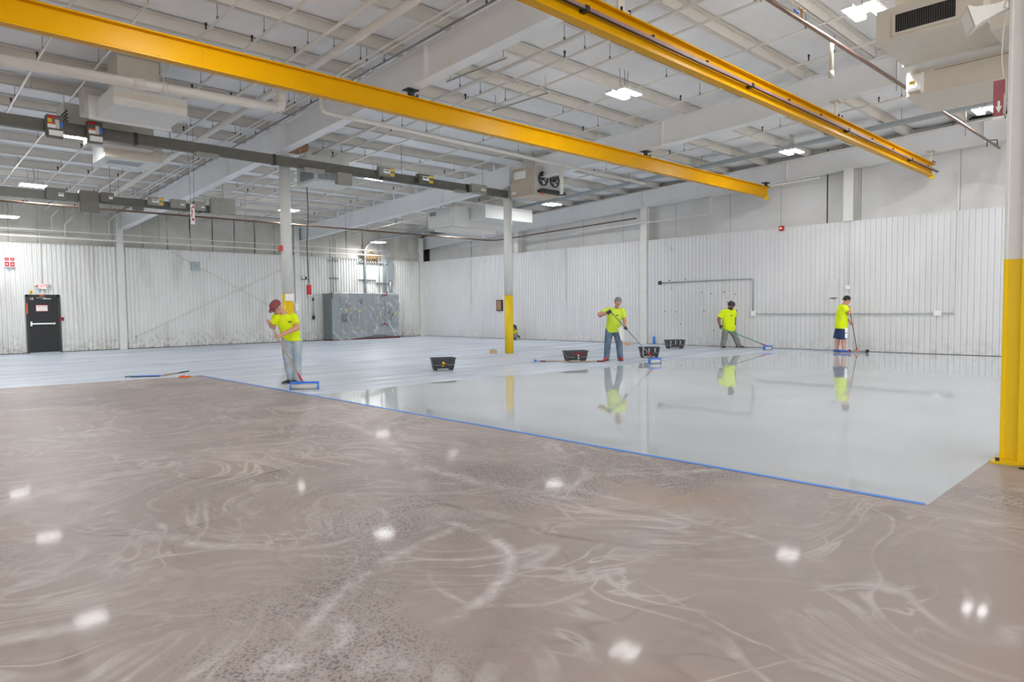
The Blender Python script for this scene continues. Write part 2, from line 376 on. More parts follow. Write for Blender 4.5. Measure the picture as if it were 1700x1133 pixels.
# ------------------------------------------------------------------ walls
def panel_mesh(width, z0, z1, depth, name, m_, groove=False):
    n = max(1, round(width/.1525)); p = width/n; pr = []
    for i in range(n):
        x = i*p
        if groove: pr += [(x, 0), (x+p*.05, 0), (x+p*.1, depth), (x+p*.46, depth), (x+p*.5, depth*.75), (x+p*.54, depth), (x+p*.95, depth)]; continue
        pr += [(x, 0), (x+p*.18, 0), (x+p*.30, depth), (x+p*.72, depth), (x+p*.84, 0)]
    pr.append((width, 0)); b_ = MB()
    vs = [(x, -d, z0) for x, d in pr]+[(x, -d, z1) for x, d in pr]; k = len(pr)
    b_.add(vs, [(i, i+1, k+i+1, k+i) for i in range(k-1)])
    return b_.mesh(name, m_)
wl = box('wall_left', 'gap', None, (XB, YW+.36, 0), (XW+.6, YW+.5, 6.6), kind='structure')
pw = .915
deep = panel_mesh(pw, 0, 4.12, .05, 'wall_panel', 'wallL'); shal = panel_mesh(pw, 0, 4.12, .028, 'wall_panel', 'wallL')
x = 5.48
while x < XW-.05:
    wd = min(pw, XW-x)
    me = (shal if 7.6 < x < 15.2 else deep) if wd > pw-.01 else panel_mesh(wd, 0, 4.12, .05, 'wall_panel', 'wallL')
    obj('wall_panel', me, wl, (x, YW, 0)); x += pw
x = 4.42-pw
while x > XB-pw: obj('wall_panel', deep, wl, (x, YW, 0)); x -= pw
obj('wall_panel', panel_mesh(1.06, 2.2, 4.12, .05, 'wall_panel', 'wallL'), wl, (4.42, YW, 0))
box('wall_sill', 'white', wl, (XB, YW, 4.1), (XW, YW+.36, 4.13))
for a, c in ((XB, 7.62), (7.62, 15.2), (15.2, 22.9)):
    n = round((c-a)/.915); st = (c-a)/n; gp = .008 if a < 0 else .035
    for i in range(n):
        g = gp if (i % 3 != 1 or a < 0) else .012
        if a > 15 and i > 3: g = .01
        b_ = MB(); x0, x1 = a+i*st+g/2, a+(i+1)*st-g/2
        vs = []; nx, nzz = 5, 4
        for k in range(nzz+1):
            for j in range(nx+1):
                u, vv = j/nx, k/nzz
                vs.append((x0+(x1-x0)*u+.02*math.sin(vv*5+i)*(1 if g > .02 else .2), YW+.3-.05*math.sin(PI*u)*(.6+.4*math.sin(i*2.1+vv*3)), 4.13+(6.2-4.13)*vv))
        b_.add(vs, [(k*(nx+1)+j, k*(nx+1)+j+1, (k+1)*(nx+1)+j+1, (k+1)*(nx+1)+j) for k in range(nzz) for j in range(nx)], True)
        b_.build('insulation_panel', 'upper', wl)
for x in (7.62, 15.2):
    def f(b_):
        b_.box((x-.13, YW-.09, 0), (x+.13, YW-.07, 5.66)); b_.box((x-.012, YW-.07, 0), (x+.012, YW+.3, 5.66)); b_.box((x-.13, YW+.28, 0), (x+.13, YW+.3, 5.66))
    part('wall_column', 'white', wl, f)
part('wall_column', 'white', wl, lambda b_: (b_.box((XW-.3, YW-.09, 0), (XW-.02, YW-.07, 5.4)), b_.box((XW-.17, YW-.07, 0), (XW-.15, YW+.3, 5.4))))

wr = box('wall_right', 'gap', None, (XW+.46, YB, 0), (XW+.6, YW+.36, 8.2), kind='structure')
pr = panel_mesh(pw, 0, 4.12, .018, 'wall_panel', 'wallR', True)
y = YW-.05; i = 0
while y > YB+pw:
    obj('wall_panel', pr, wr, (XW, y, 0), -PI/2); y -= pw
box('wall_sill', 'white', wr, (XW, YB, 4.1), (XW+.46, YW, 4.13))
ys = [30.6, 27.0, 23.3, 21.6, 19.4, 17.25, 16.0, 14.7, 12.4, 10.5, 8.93, 7.9, 5.2, 2.5, 0, -3, -6.5, -10, -14]  # stops short of the corner; bare dark backing stands for the shadow there
for i in range(len(ys)-1):
    y1, y0 = ys[i]-.005, ys[i+1]+.005
    if i in (0, 9): y0 += .03
    b_ = MB(); nx = max(3, int((y1-y0)/.4)); nzz = 5; vs = []
    for k in range(nzz+1):
        for j in range(nx+1):
            u, vv = j/nx, k/nzz
            vs.append((XW+.40-.03*math.sin(PI*u)*(.5+.5*math.sin(vv*4+i)), y1+(y0-y1)*u, 4.13+2.6*vv))
    b_.add(vs, [(k*(nx+1)+j, k*(nx+1)+j+1, (k+1)*(nx+1)+j+1, (k+1)*(nx+1)+j) for k in range(nzz) for j in range(nx)], True)
    b_.build('insulation_panel', 'upperR', wr)
for y, lowr in ((23.2, 4.13), (15.9, 0), (8.13, 4.13), (.5, 4.13)):
    top = zgird(y)-.02
    def f(b_):
        b_.box((XW-.06, y-.15, lowr), (XW-.04, y+.15, top)); b_.box((XW-.04, y-.012, lowr), (XW+.4, y+.012, top)); b_.box((XW+.37, y-.15, lowr), (XW+.39, y+.15, top))
    part('wall_column', 'white', wr, f)
box('wall_rear', 'white', None, (XB-.15, YB, 0), (XB, YW+.5, 8.3), kind='structure')
box('floor_joint_right', 'gap', None, (XW-.025, YB, 0), (XW+.05, YW, .016), kind='structure')  # dark strip added to draw the thin gap at the wall foot
for a, c in ((XB, 4.42), (5.48, XW)): box('floor_joint_left', 'gap', None, (a, YW-.06, 0), (c, YW+.05, .025), kind='structure')  # same dark gap line along the left wall, broken at the door
# ------------------------------------------------------------------ ceiling: deck panels, purlins, girders
ce = MB().hexa([(XB, YB, zdeck(YB)+.06), (XW+.6, YB, zdeck(YB)+.06), (XW+.6, YW+.5, zdeck(YW)+.04), (XB, YW+.5, zdeck(YW)+.04)],
               [(XB, YB, zdeck(YB)+.2), (XW+.6, YB, zdeck(YB)+.2), (XW+.6, YW+.5, zdeck(YW)+.2), (XB, YW+.5, zdeck(YW)+.2)]).build('ceiling', 'gap', None, kind='structure')
SP = 1.475; BAY = 7.7; TILT = -math.atan(.043)
PY = [6.5+SP*k for k in range(-13, 17)]
pmeshes = []
for q in range(3):
    b_ = MB(); nx, ny = 14, 6; vs = []
    for j in range(ny+1):
        for i in range(nx+1):
            u, vv = i/nx, j/ny
            sag = -.05*math.sin(PI*vv)-.02*math.sin(PI*vv)*math.sin(u*9+q*2)
            vs.append((-.05+(BAY+.1)*u, .0+SP*vv, sag))
    b_.add(vs, [(j*(nx+1)+i, j*(nx+1)+i+1, (j+1)*(nx+1)+i+1, (j+1)*(nx+1)+i) for j in range(ny) for i in range(nx)], True)
    pmeshes.append(b_.mesh('insulation_panel', 'deck'))
def purl(b_):
    b_.box((.05, 0, 0), (BAY-.05, .012, .205)); b_.box((.05, 0, 0), (BAY-.05, .085, .012)); b_.box((.05, .075, 0), (BAY-.05, .085, .03)); b_.box((.05, -.08, .19), (BAY-.05, .0, .202))
b_ = MB(); purl(b_); pum = b_.mesh('purlin', 'purlin')
for g in range(4):
    for k, y in enumerate(PY):
        if y > 30.6: continue
        o = obj('purlin', pum, ce, (GX[g], y, zdeck(y)-.225)); o.rotation_euler.x = TILT
        if y+SP < 32: o = obj('insulation_panel', pmeshes[(g*7+k*3) % 3], ce, (GX[g], y, zdeck(y)+.015)); o.rotation_euler.x = TILT
for (g, y) in ((1, 8.28), (2, 8.28), (3, 8.28)):
    o = obj('purlin', pum, ce, (GX[g], y-.55, zdeck(y-.55)-.225)); o.rotation_euler.x = TILT
def girder(x, name='roof_girder', hw=.13, drop=0.):
    y0, y1 = YB, YW+.3
    g = MB()
    def sl(a, zo0, zo1, xa, xb):
        g.hexa([(xa, y0, zgird(y0)+zo0), (xb, y0, zgird(y0)+zo0), (xb, y1, zgird(y1)+zo0), (xa, y1, zgird(y1)+zo0)],
               [(xa, y0, zgird(y0)+zo1), (xb, y0, zgird(y0)+zo1), (xb, y1, zgird(y1)+zo1), (xa, y1, zgird(y1)+zo1)])
    sl(0, 0, .02, x-hw, x+hw); sl(0, .02, .63, x-.008, x+.008); sl(0, .63, .65, x-hw*.8, x+hw*.8)
    G = g.build(name, 'girder', ce)
    for y in (-8, 1.2, 4.6, 10.2, 16.0, 19.6, 25.8):
        z = zgird(y)
        part('stiffener', 'girder', G, lambda b_: b_.box((x-hw*.85, y-.007, z+.02), (x+hw*.85, y+.007, z+.63)))
    return G
for x in GX[1:4]: girder(x)
girder(GX[4]-.1)
# eave pipe with dark gap along the right wall

# ------------------------------------------------------------------ LED high-bay lights
def lamp_meshes():
    h = MB()
    for s in (-1, 1): h.box((-.31, s*.155-.085, .012), (.31, s*.155+.085, .06))
    h.box((-.12, -.12, .03), (.12, .12, .085))
    d = MB(); d.box((-.295, -.072, 0), (.295, .072, .0125))
    c = MB()
    for s in (-1, 1): c.tube([(s*.11, 0, .08), (s*.14, 0, .5)], .006, 6)
    c.tube([(0, 0, .08), (.05, .01, .25), (.02, 0, .5)], .009, 6)
    return h.mesh('housing', 'lampbody'), d.mesh('diffuser', 'diff'), c.mesh('hanger', 'steel')
LH, LD, LC = lamp_meshes()
def lamp(x, y, label, dz=-.8, group='LED high-bay lights'):
    t = thing('high_bay_light', (x, y, zdeck(y)+dz), label, 'light', 0, group)
    obj('housing', LH, t)
    for s in (-1, 1): obj('diffuser', LD, t, (0, s*.155, 0))
    obj('hanger', LC, t)
for x, y, lb in ((11.5, 8.55, 'LED twin high-bay light hanging between the two yellow crane beams'),
                 (11.5, 3.92, 'LED twin high-bay light beside the big grilled duct, top right'),
                 (19.4, 8.52, 'small LED high-bay light left of the far end of the second yellow beam'),
                 (19.5, 3.9, 'LED high-bay light seen beside the red arrow sign on the right column'),
                 (11.46, 17.75, 'LED high-bay light just below the long dark busway, mid picture'),
                 (19.4, 17.85, 'LED high-bay light under the fan heater near the right wall'),
                 (18.95, 29.35, 'LED light hanging above the plastic covered switchgear'),
                 (3.4, 17.1, 'LED light seen below the first labelled box of the busway'),
                 (11.6, 23.93, 'LED light just right of the left white column, far away'),
                 (3.76, 23.93, 'LED light in front of the lower busway at the far left'),
                 (3.74, 28.7, 'LED light at the left picture edge above the fire signs')):
    lamp(x, y, lb, -.9 if y > 29 else -1.0 if y > 28 or x < 3.45 else -.8)
lamp(19.4, 24.0, 'LED high-bay light hidden behind the white ceiling unit')
for x in (-4.2, 3.55, 11.5, 19.4):
    for y in (-9.8, -5.3, -.7, 3.92, 8.55):
        if y < -3 or x < 0 or (x == 3.55 and y > 8): lamp(x, y, 'LED high-bay light out of the picture around the photographer', -.8, 'lights outside the picture')
for y in (12.95, 17.8, 23.9, 30.): lamp(-4.2, y, 'LED high-bay light out of the picture around the photographer', -.8, 'lights outside the picture')

# ------------------------------------------------------------------ yellow crane runway beams
def crane(yc, label):
    t = thing('crane_beam', (0, yc, 5.175), label, 'crane beam')
    x0, x1 = -7.4, 22.6
    part('web', 'yellow', t, lambda b_: b_.box((x0, -.009, .02), (x1, .009, .345)))
    part('top_flange', 'yellow', t, lambda b_: b_.box((x0, -.095, .345), (x1+.1, .095, .365)))
    part('bottom_flange', 'yellow', t, lambda b_: (b_.box((x0, -.075, 0), (x1, .075, .022)), b_.hexa([(x0, -.03, .022), (x1, -.03, .022), (x1, .03, .022), (x0, .03, .022)], [(x0, -.009, .05), (x1, -.009, .05), (x1, .009, .05), (x0, .009, .05)])))
    part('end_stop', 'yellow2', t, lambda b_: (b_.cyl((x1-.18, -.03, -.02), (x1-.02, -.03, -.02), .06, 14), b_.box((x1-.12, -.07, .0), (x1-.03, .07, .06))))
    for x in (.05, 7.75, 15.45, 22.5):
        zt = zgird(yc)-5.175
        part('hanger_bracket', 'dark' if yc > 8 else 'cream', t, lambda b_: (b_.box((x-.1, -.1, .365), (x+.1, .1, .385)), b_.box((x-.07, -.015, .385), (x+.07, .015, max(.4, zt))), b_.box((x-.13, -.1, zt-.02), (x+.13, .1, zt))))
        for s in (-1, 1): part('clamp_bolt', 'black', t, lambda b_: b_.cyl((x+s*.09, -.085, .36), (x+s*.09, -.085, .42), .02, 6))
    for x in (3.9, 11.6, 19.2): part('splice_plate', 'yellow', t, lambda b_: b_.box((x-.003, -.014, .02), (x+.003, .014, .345)))
    return t
crane(10.77, 'long yellow crane beam crossing the whole picture from the upper left')
c2 = crane(5.815, 'yellow crane beam with a pinkish power rail, running to the right wall')
rail = part('power_rail', 'rust', c2, lambda b_: (b_.box((-7.2, -.115, .15), (22.85, -.075, .195)),))
part('rail_edge', 'black', c2, lambda b_: b_.box((-7.2, -.112, .138), (22.85, -.078, .15)))
for i in range(20):
    x = -6.6+1.5*i
    part('rail_clip', 'black', c2, lambda b_: (b_.box((x-.04, -.125, .13), (x+.04, -.01, .205)) if i % 3 == 0 else b_.cyl((x, -.09, .195), (x, -.09, .235), .025, 8)))

# ------------------------------------------------------------------ columns
def pipe_col(x, y, ytop, label, r=.135):
    t = thing('support_column', (x, y, 0), label, 'column')
    part('shaft', 'white', t, lambda b_: b_.cyl((0, 0, ytop), (0, 0, zgird(y)-.02), r, 24))
    part('yellow_band', 'yellow2', t, lambda b_: b_.cyl((0, 0, .0), (0, 0, ytop), r+.004, 24))
    part('cap_plate', 'white', t, lambda b_: b_.box((-.2, -.2, zgird(y)-.03), (.2, .2, zgird(y)-.008)))
    return t
ca = pipe_col(7.87, 16.42, 1.93, 'white steel column with yellow base behind the roller worker in the maroon cap')
box('notice_plate', 'signw', ca, (-.15, -.2, 1.74), (.06, -.15, 1.92)); box('switch_box', 'signw', ca, (.12, -.17, 1.5), (.2, -.08, 1.68))
box('fire_bell', 'red', ca, (-.2, -.06, 3.0), (-.13, .06, 3.14))
cb = pipe_col(15.5, 16.25, 1.92, 'white steel column with yellow base in the middle, by the fan heater', .14)
t = thing('support_column', (7.67, 1.37, 0), 'large steel column at the right picture edge, white above yellow', 'column')
prof = [(0.0, 0), (0.0, -.02), (.03, -.03), (.03, -.125), (0.0, -.14), (0, -.42), (.34, -.42), (.34, 0)]
part('yellow_base', 'yellow2', t, lambda b_: b_.prism([(x, y, .02) for x, y in prof], (0, 0, 1.88)))
part('shaft', 'white', t, lambda b_: b_.prism([(x, y, 1.9) for x, y in prof], (0, 0, zgird(1.2)-1.9)))
part('base_plate', 'yellow2', t, lambda b_: b_.box((-.12, -.55, 0), (.46, .05, .022)))
part('floor_bolt', 'dark', t, lambda b_: b_.cyl((-.07, -.0, .02), (-.07, -.0, .05), .018, 6))
s = thing('arrow_sign', (7.69, 1.385, 3.2), 'faded red sign with white down arrow on the right column', 'sign')
part('plate', 'faded', s, lambda b_: b_.box((0, 0, 0), (.006, .1, .36)))
part('border', 'signw', s, lambda b_: (b_.box((-.002, 0, 0), (0, .1, .03)), b_.box((-.002, -.001, 0), (0, .008, .36))))
part('arrow', 'signw', s, lambda b_: b_.prism([(-.003, .03, .12), (-.003, .055, .06), (-.003, .08, .12), (-.003, .065, .12), (-.003, .065, .17), (-.003, .045, .17), (-.003, .045, .12)], (.002, 0, 0)))
h = thing('horn_speaker', (7.72, 1.38, 4.24), 'white rectangular horn loudspeaker on top of the right column', 'loudspeaker')
d = Vector((-.14, .3, -.11)); dn = d.normalized(); sx = dn.cross(Vector((0, 0, 1))).normalized(); sz = sx.cross(dn)
def hornf(b_):
    R = lambda c, a, e: [c+sx*a*i+sz*e*j for i, j in ((-1, -1), (1, -1), (1, 1), (-1, 1))]
    st = [(Vector((0, 0, 0)), .035, .035), (d*.35, .05, .045), (d*.8, .105, .075), (d, .15, .105)]
    for k in range(3): b_.hexa(R(*st[k]), R(*st[k+1]))
part('horn', 'pipew', h, hornf)
part('mouth', 'signw', h, lambda b_: b_.hexa([d+sx*.115*i+sz*.075*j for i, j in ((-1, -1), (1, -1), (1, 1), (-1, 1))], [d*1.01+sx*.12*i+sz*.08*j for i, j in ((-1, -1), (1, -1), (1, 1), (-1, 1))]))
part('driver', 'dark', h, lambda b_: b_.cyl((.0, 0, 0), (.06, -.05, .02), .04, 12))
part('bracket', 'pipew', h, lambda b_: (b_.tube([(-.05, .03, .0), (-.03, -.02, .07), (.05, -.05, .1)], .012, 6), b_.tube([(-.05, .03, 0), (-.06, .02, -.05)], .012, 6)))
part('cable', 'pipew', h, lambda b_: b_.tube([(-.03, .01, -.02), (-.06, .035, -.25), (-.04, .045, -.5), (-.02, .02, -.75), (-.045, 0.02, -1.)], .005, 5))

# ------------------------------------------------------------------ busways
def busway(y, z0, z1, x0, x1, boxes, label, dkm='bus'):
    t = thing('busway', (0, y, z0), label, 'busway'); H = z1-z0
    part('duct', dkm, t, lambda b_: (b_.box((x0, 0, 0), (x1, .11, H)), b_.box((x0, -.006, H-.02), (x1, 0, H)), b_.box((x0, -.006, 0), (x1, 0, .02))))
    x = x0+1.2
    while x < x1:
        part('joint', 'dark', t, lambda b_: b_.box((x-.04, -.01, -.01), (x+.04, .12, H+.01)))
        part('hanger_rod', 'steel', t, lambda b_: b_.cyl((x+.7, .055, H), (x+.7, .055, zdeck(y)-.22-z0), .008, 6)); x += 3.05
    for (a, c, zz0, zz1, m_, lab) in boxes:
        bx = part('plug_box', m_, t, lambda b_: (b_.box((a, -.16, zz0-z0), (c, .0, zz1-z0)), b_.box((a-.015, -.13, zz0-z0+.02), (a, -.03, zz1-z0-.02))))
        wd, hh = c-a, zz1-zz0
        def lb(nm, mt, u0, u1, v0, v1): part(nm, mt, bx, lambda b_: b_.box((a+wd*u0, -.164, zz0-z0+hh*v0), (a+wd*u1, -.16, zz0-z0+hh*v1)))
        if lab == 'A':
            lb('red_label', 'redtxt', .03, .55, .84, .97); lb('red_label', 'orange', .05, .42, .56, .64); lb('white_label', 'signw', .03, .5, .4, .56)
            lb('buff_label', 'cream', .5, .75, .4, .8); lb('blue_label', 'blue', .78, .96, .48, .72); lb('white_label', 'signw', .1, .97, .05, .3)
            if a < 3: lb('yellow_label', 'yellow2', .05, .3, .66, .82)
        elif lab == 'B':
            lb('white_label', 'signw', .5, .95, .25, .6); lb('red_label', 'redtxt', .55, .9, .48, .56); lb('red_label', 'redtxt', .55, .85, .8, .95)
        elif lab == 'C':
            lb('white_label', 'signw', .25, .7, .3, .75); lb('red_label', 'redtxt', .32, .62, .56, .66); lb('yellow_label', 'yellow2', .7, .98, .1, .35); lb('yellow_label', 'yellow2', .7, .98, .65, .9)
        elif lab == 'D': lb('white_label', 'signw', .62, .9, .3, .6); lb('red_label', 'redtxt', .65, .87, .47, .56)
    return t
busway(15.95, 5.06, 5.29, -6, 15.25, [(2.75, 3.02, 4.94, 5.36, 'bus', 'A'), (3.44, 3.7, 4.94, 5.36, 'bus', 'A'), (10.29, 10.77, 5.14, 5.38, 'buslt', 'C'), (11.59, 12.1, 5.1, 5.36, 'bus', 'C'), (13.57, 14.18, 5.05, 5.31, 'buslt', 'D'),
       (9.02, 9.44, 4.76, 5.06, 'buslt', ''), (5.52, 6.02, 4.98, 5.06, 'buslt', ''), (12.9, 13.35, 4.99, 5.06, 'buslt', ''), (8.1, 8.65, 4.98, 5.06, 'buslt', '')],
       'long dark grey busway with labelled plug boxes crossing both white columns', 'bus')
busway(21.0, 4.45, 4.67, -6, 7.7, [(3.56, 3.97, 4.44, 4.73, 'bus', 'D'), (4.29, 4.73, 4.46, 4.74, 'bus', ''), (4.29, 4.73, 4.19, 4.46, 'bus', ''), (4.77, 5.09, 4.5, 4.74, 'bus', 'D'), (5.55, 5.82, 4.33, 4.46, 'bus', ''),
       (5.94, 6.34, 4.52, 4.74, 'buslt', 'C'), (6.54, 6.95, 4.5, 4.74, 'buslt', 'D'), (7.16, 7.5, 4.48, 4.74, 'buslt', 'D'), (7.66, 8.38, 4.46, 4.89, 'buslt', '')],
       'lower dark busway with many boxes in front of the left wall')

# ------------------------------------------------------------------ pipes
def ypipe(x, off, r, m_, label, y0=-13.5, y1=30.4, heads=True, name='sprinkler_pipe'):
    za, zb = zdeck(y0)+off, zdeck(y1)+off
    t = thing(name, (x, 0, zdeck(0)+off), label, 'pipe'); z0 = zdeck(0)+off
    part('pipe', m_, t, lambda b_: b_.cyl((0, y0, za-z0), (0, y1, zb-z0), r, 10))
    y = y0+1.1
    k = 0
    while y < y1-.5:
        zz = zdeck(y)+off-z0
        part('hanger', 'steel', t, lambda b_: (b_.cyl((0, y, zz+r), (0, y, zz-off-.02), .006, 5), b_.box((-.015, y-.012, zz), (.015, y+.012, zz+r+.05))))
        if heads and k % 1 == 0:
            part('sprinkler_head', 'dark', t, lambda b_: (b_.cyl((0, y+.5, zz), (0, y+.5, zz+r+.06), .014, 8), b_.cyl((0, y+.5, zz+r+.06), (0, y+.5, zz+r+.1), .022, 8)))
        y += 2.95; k += 1
for x, off, r, lb, hd in ((2.45, -.4, .022, 'thin white sprinkler pipe furthest left under the roof', True), (3.3, -.42, .02, 'thin white pipe running past the left ceiling unit', False),
                      (4.31, -.4, .022, 'white sprinkler pipe right above the left ceiling unit', True), (5.08, -.4, .025, 'white sprinkler pipe between left ceiling unit and thick pipe', True),
                      (5.87, -.4, .03, 'white sprinkler pipe next to the thick white main', True), (6.38, -.38, .075, 'thick white main pipe left of the first roof girder', False),
                      (6.93, -.4, .018, 'left one of the pair of thin white conduits by the first girder', False), (7.06, -.4, .018, 'right one of the pair of thin white conduits by the first girder', False),
                      (9.33, -.4, .038, 'white sprinkler pipe just right of the first girder', False), (9.9, -.4, .024, 'white pipe second to the right of the first girder', True),
                      (10.65, -.4, .022, 'white pipe left of the central high-bay light', False), (13.95, -.4, .022, 'white sprinkler pipe left of the second girder', True), (18.05, -.4, .022, 'white sprinkler pipe between second girder and right wall', True),
                      (12.6, -.3, .018, 'slim white conduit right of the central high-bay light', False)):
    ypipe(x, off, r, 'pipew', lb, heads=hd)
ypipe(7.45, -.3, .02, 'steel', 'grey steel conduit clamped beside the first girder', heads=False, name='conduit')
ypipe(22.55, -.29, .03, 'pipew', 'white pipe along the top of the right wall beam', heads=False, name='wall_pipe')
t = thing('cable_tray', (20.55, 0, zdeck(0)-.4), 'galvanised cable tray running near the right wall under the roof', 'cable tray')
def sl(b_, x0, x1, a, c, y0=-13, y1=29.5):
    f = lambda y: zdeck(y)-zdeck(0)
    b_.hexa([(x0, y0, f(y0)+a), (x1, y0, f(y0)+a), (x1, y1, f(y1)+a), (x0, y1, f(y1)+a)], [(x0, y0, f(y0)+c), (x1, y0, f(y0)+c), (x1, y1, f(y1)+c), (x0, y1, f(y1)+c)])
part('side_rail', 'galv', t, lambda b_: sl(b_, -.12, -.11, 0, .09)); part('side_rail', 'galv', t, lambda b_: sl(b_, .11, .12, 0, .09))
part('tray_bottom', 'galv', t, lambda b_: sl(b_, -.11, .11, 0, .01))
for y in range(-12, 30, 3): part('hanger_rod', 'steel', t, lambda b_: b_.cyl((-.12, y, zdeck(y)-zdeck(0)+.05), (-.12, y, zdeck(y)-zdeck(0)+.4), .007, 5))

def run(name, pts, r, m_, label, cat='pipe', n=10, rr=.12, extra=None):
    o = Vector(pts[0]); t = thing(name, pts[0], label, cat)
    part('pipe', m_, t, lambda b_: b_.tube([p-o for p in ipath(pts, rr)], r, n))
    return t
t = run('drain_pipe', [(-7.3, 12.6, 5.02), (6.02, 12.6, 5.39), (6.02, 12.6, 6.02)], .085, 'pipew', 'thick white plastic drain pipe below the yellow beam at the upper left')
for x in (-4, -1, 1.6, 3.9, 5.85):
    part('strap_hanger', 'pipew', t, lambda b_: (b_.cyl((x+7.3, 0, .0278*(x+7.3)), (x+7.3, 0, 1.3), .008, 5), b_.cyl((x+7.26, 0, .0278*(x+7.3)), (x+7.34, 0, .0278*(x+7.3)), .094, 12)))
part('coupling', 'pipew', t, lambda b_: b_.cyl((10.72, 0, .298), (10.9, 0, .303), .094, 14)); part('coupling', 'pipew', t, lambda b_: b_.cyl((13.32, 0, .5), (13.32, 0, .7), .094, 14))
t = run('vent_pipe', [(6.85, 12.6, 6.25), (6.85, 12.6, 5.5), (18., 12.6, 5.38)], .042, 'pipew', 'slim white pipe dropping then running right past the fan heater')
part('drop_leg', 'pipew', t, lambda b_: b_.tube([(7.23, 0, -.83), (7.23, 0, -1.62)], .05, 10))
for x in (3, 6, 9.5): part('strap_hanger', 'pipew', t, lambda b_: b_.cyl((x, 0, -.78-.0108*x), (x, 0, .05), .007, 5))
t = run('copper_pipe', [(-7., 4.2, 5.42), (6, 4.2, 5.5), (22.35, 4.2, 5.72), (22.6, 4.2, 5.72)], .032, 'copper', 'shiny copper pipe running to the right wall past the grilled duct')
part('valve', 'tan', t, lambda b_: (b_.cyl((16.85, 0, .1), (16.85, 0, .3), .018, 8), b_.box((16.75, -.01, .28), (16.95, .01, .305))))
part('valve_handle', 'blue', t, lambda b_: b_.box((16.6, -.012, .2), (16.75, .012, .225)))
part('drop_leg', 'cream', t, lambda b_: (b_.cyl((18.2, .1, .2), (18.2, .1, -.32), .032, 10), b_.cyl((18.2, .1, -.34), (18.2, .1, -.24), .042, 10)))
for x in (4., 9.5, 12.5, 15.6, 21, 26): part('hanger_rod', 'steel', t, lambda b_: b_.cyl((x, 0, .02), (x, 0, 1.1), .008, 5))
t = run('gas_pipe', [(-7, 24., 4.7), (21.6, 24., 4.72), (21.9, 23.8, 4.72), (22.3, 16., 5.0)], .03, 'brown', 'thin rusty brown pipe crossing above the left wall')
for x in (9, 13, 17, 21, 25): part('hanger_rod', 'steel', t, lambda b_: b_.cyl((x, 0, .0), (x, 0, 1.05), .007, 5))
for k, (z, lb) in enumerate(((4.62, 'upper white pipe along the left wall above the panels'), (4.36, 'lower white pipe along the left wall above the panels'))):
    t = run('wall_pipe', [(-7, YW-.32-.1*k, z), (22.2, YW-.32-.1*k, z-.06)], .02+.01*k, 'pipew', lb)
    for x in (9, 12.3, 14.2): part('drop_leg', 'pipew', t, lambda b_: b_.tube(ipath([(x+k*.4, 0, 0), (x+k*.4, 0, .5), (x+k*.4, -1.3, .62)], .08), .016, 6))
    for x in (16, 20, 24): part('hanger', 'steel', t, lambda b_: b_.cyl((x, 0, 0), (x, 0, .95), .006, 5))
t = run('wall_pipe', [(XW-.12, 29.8, 4.62), (XW-.12, 12.9, 4.86), (XW-.12, 12.9, 5.5), (XW-.12, 9.0, 5.62)], .024, 'pipew', 'white pipe with an upward step high on the right wall')
t = run('bent_rod', [(22.2, 4.4, 5.72), (22.2, 4.4, 5.9), (22.35, 4.2, 5.9), (22.4, 4.2, 5.75)], .012, 'dark', 'dark bent rod at the far end of the copper pipe', rr=.02)

# ------------------------------------------------------------------ ceiling units and ducts
def unit(name, loc, label, cat, parts_):
    t = thing(name, loc, label, cat)
    o = Vector(loc)
    for nm, m_, boxes in parts_:
        def f(b_):
            for a, c in boxes: b_.box(Vector(a)-o, Vector(c)-o)
        part(nm, m_, t, f)
    return t
def slats(t, nm, m_, pts):
    o = Vector(t.location)
    for a, c in pts:
        part(nm, m_, t, lambda b_: b_.box(Vector(a)-o, Vector(c)-o))
t = unit('air_handler', (3.38, 13.63, 5.2), 'boxy white ceiling air unit under the yellow beam at upper left', 'air unit', [
    ('body', 'white', [((3.38, 13.65, 5.2), (4.63, 14.8, 5.52))]), ('face_band', 'cream', [((3.38, 13.63, 5.33), (4.63, 13.65, 5.44))]), ('face_lip', 'pipew', [((3.38, 13.63, 5.2), (4.63, 13.65, 5.33))]),
    ('upper_face', 'white', [((3.38, 13.63, 5.44), (4.63, 13.65, 5.52))]),
    ('riser_duct', 'cream', [((3.56, 14.0, 5.52), (4.26, 14.7, 6.25))]), ('rear_body', 'unitgrey', [((3.2, 14.86, 5.28), (4.75, 15.3, 5.75))]), ('rear_cabinet', 'unitgrey', [((3.12, 16.2, 5.3), (4.75, 16.9, 5.75))]), ('collar', 'white', [((3.25, 14.8, 5.16), (4.7, 14.86, 5.6))])])
slats(t, 'louvre_slat', 'dark', [((3.1, 15.9, 5.3+.07*i), (3.125, 16.5, 5.32+.07*i)) for i in range(4)])
t = unit('supply_plenum', (3.9, 17.4, 5.0), 'white supply plenum with a grey bottom grille behind the busway', 'air unit', [
    ('body', 'white', [((4.1, 17.42, 5.02), (5.3, 18.5, 5.5))]), ('face', 'cream', [((4.1, 17.4, 5.02), (5.3, 17.42, 5.35))]), ('neck', 'unitgrey', [((3.7, 16.95, 5.2), (5.0, 17.4, 5.7))]), ('bottom_frame', 'white', [((4.2, 17.55, 5.0), (5.0, 18.1, 5.02))])])
slats(t, 'grille_slat', 'galv', [((4.25, 17.58+.07*i, 4.99), (4.95, 17.62+.07*i, 5.0)) for i in range(7)])
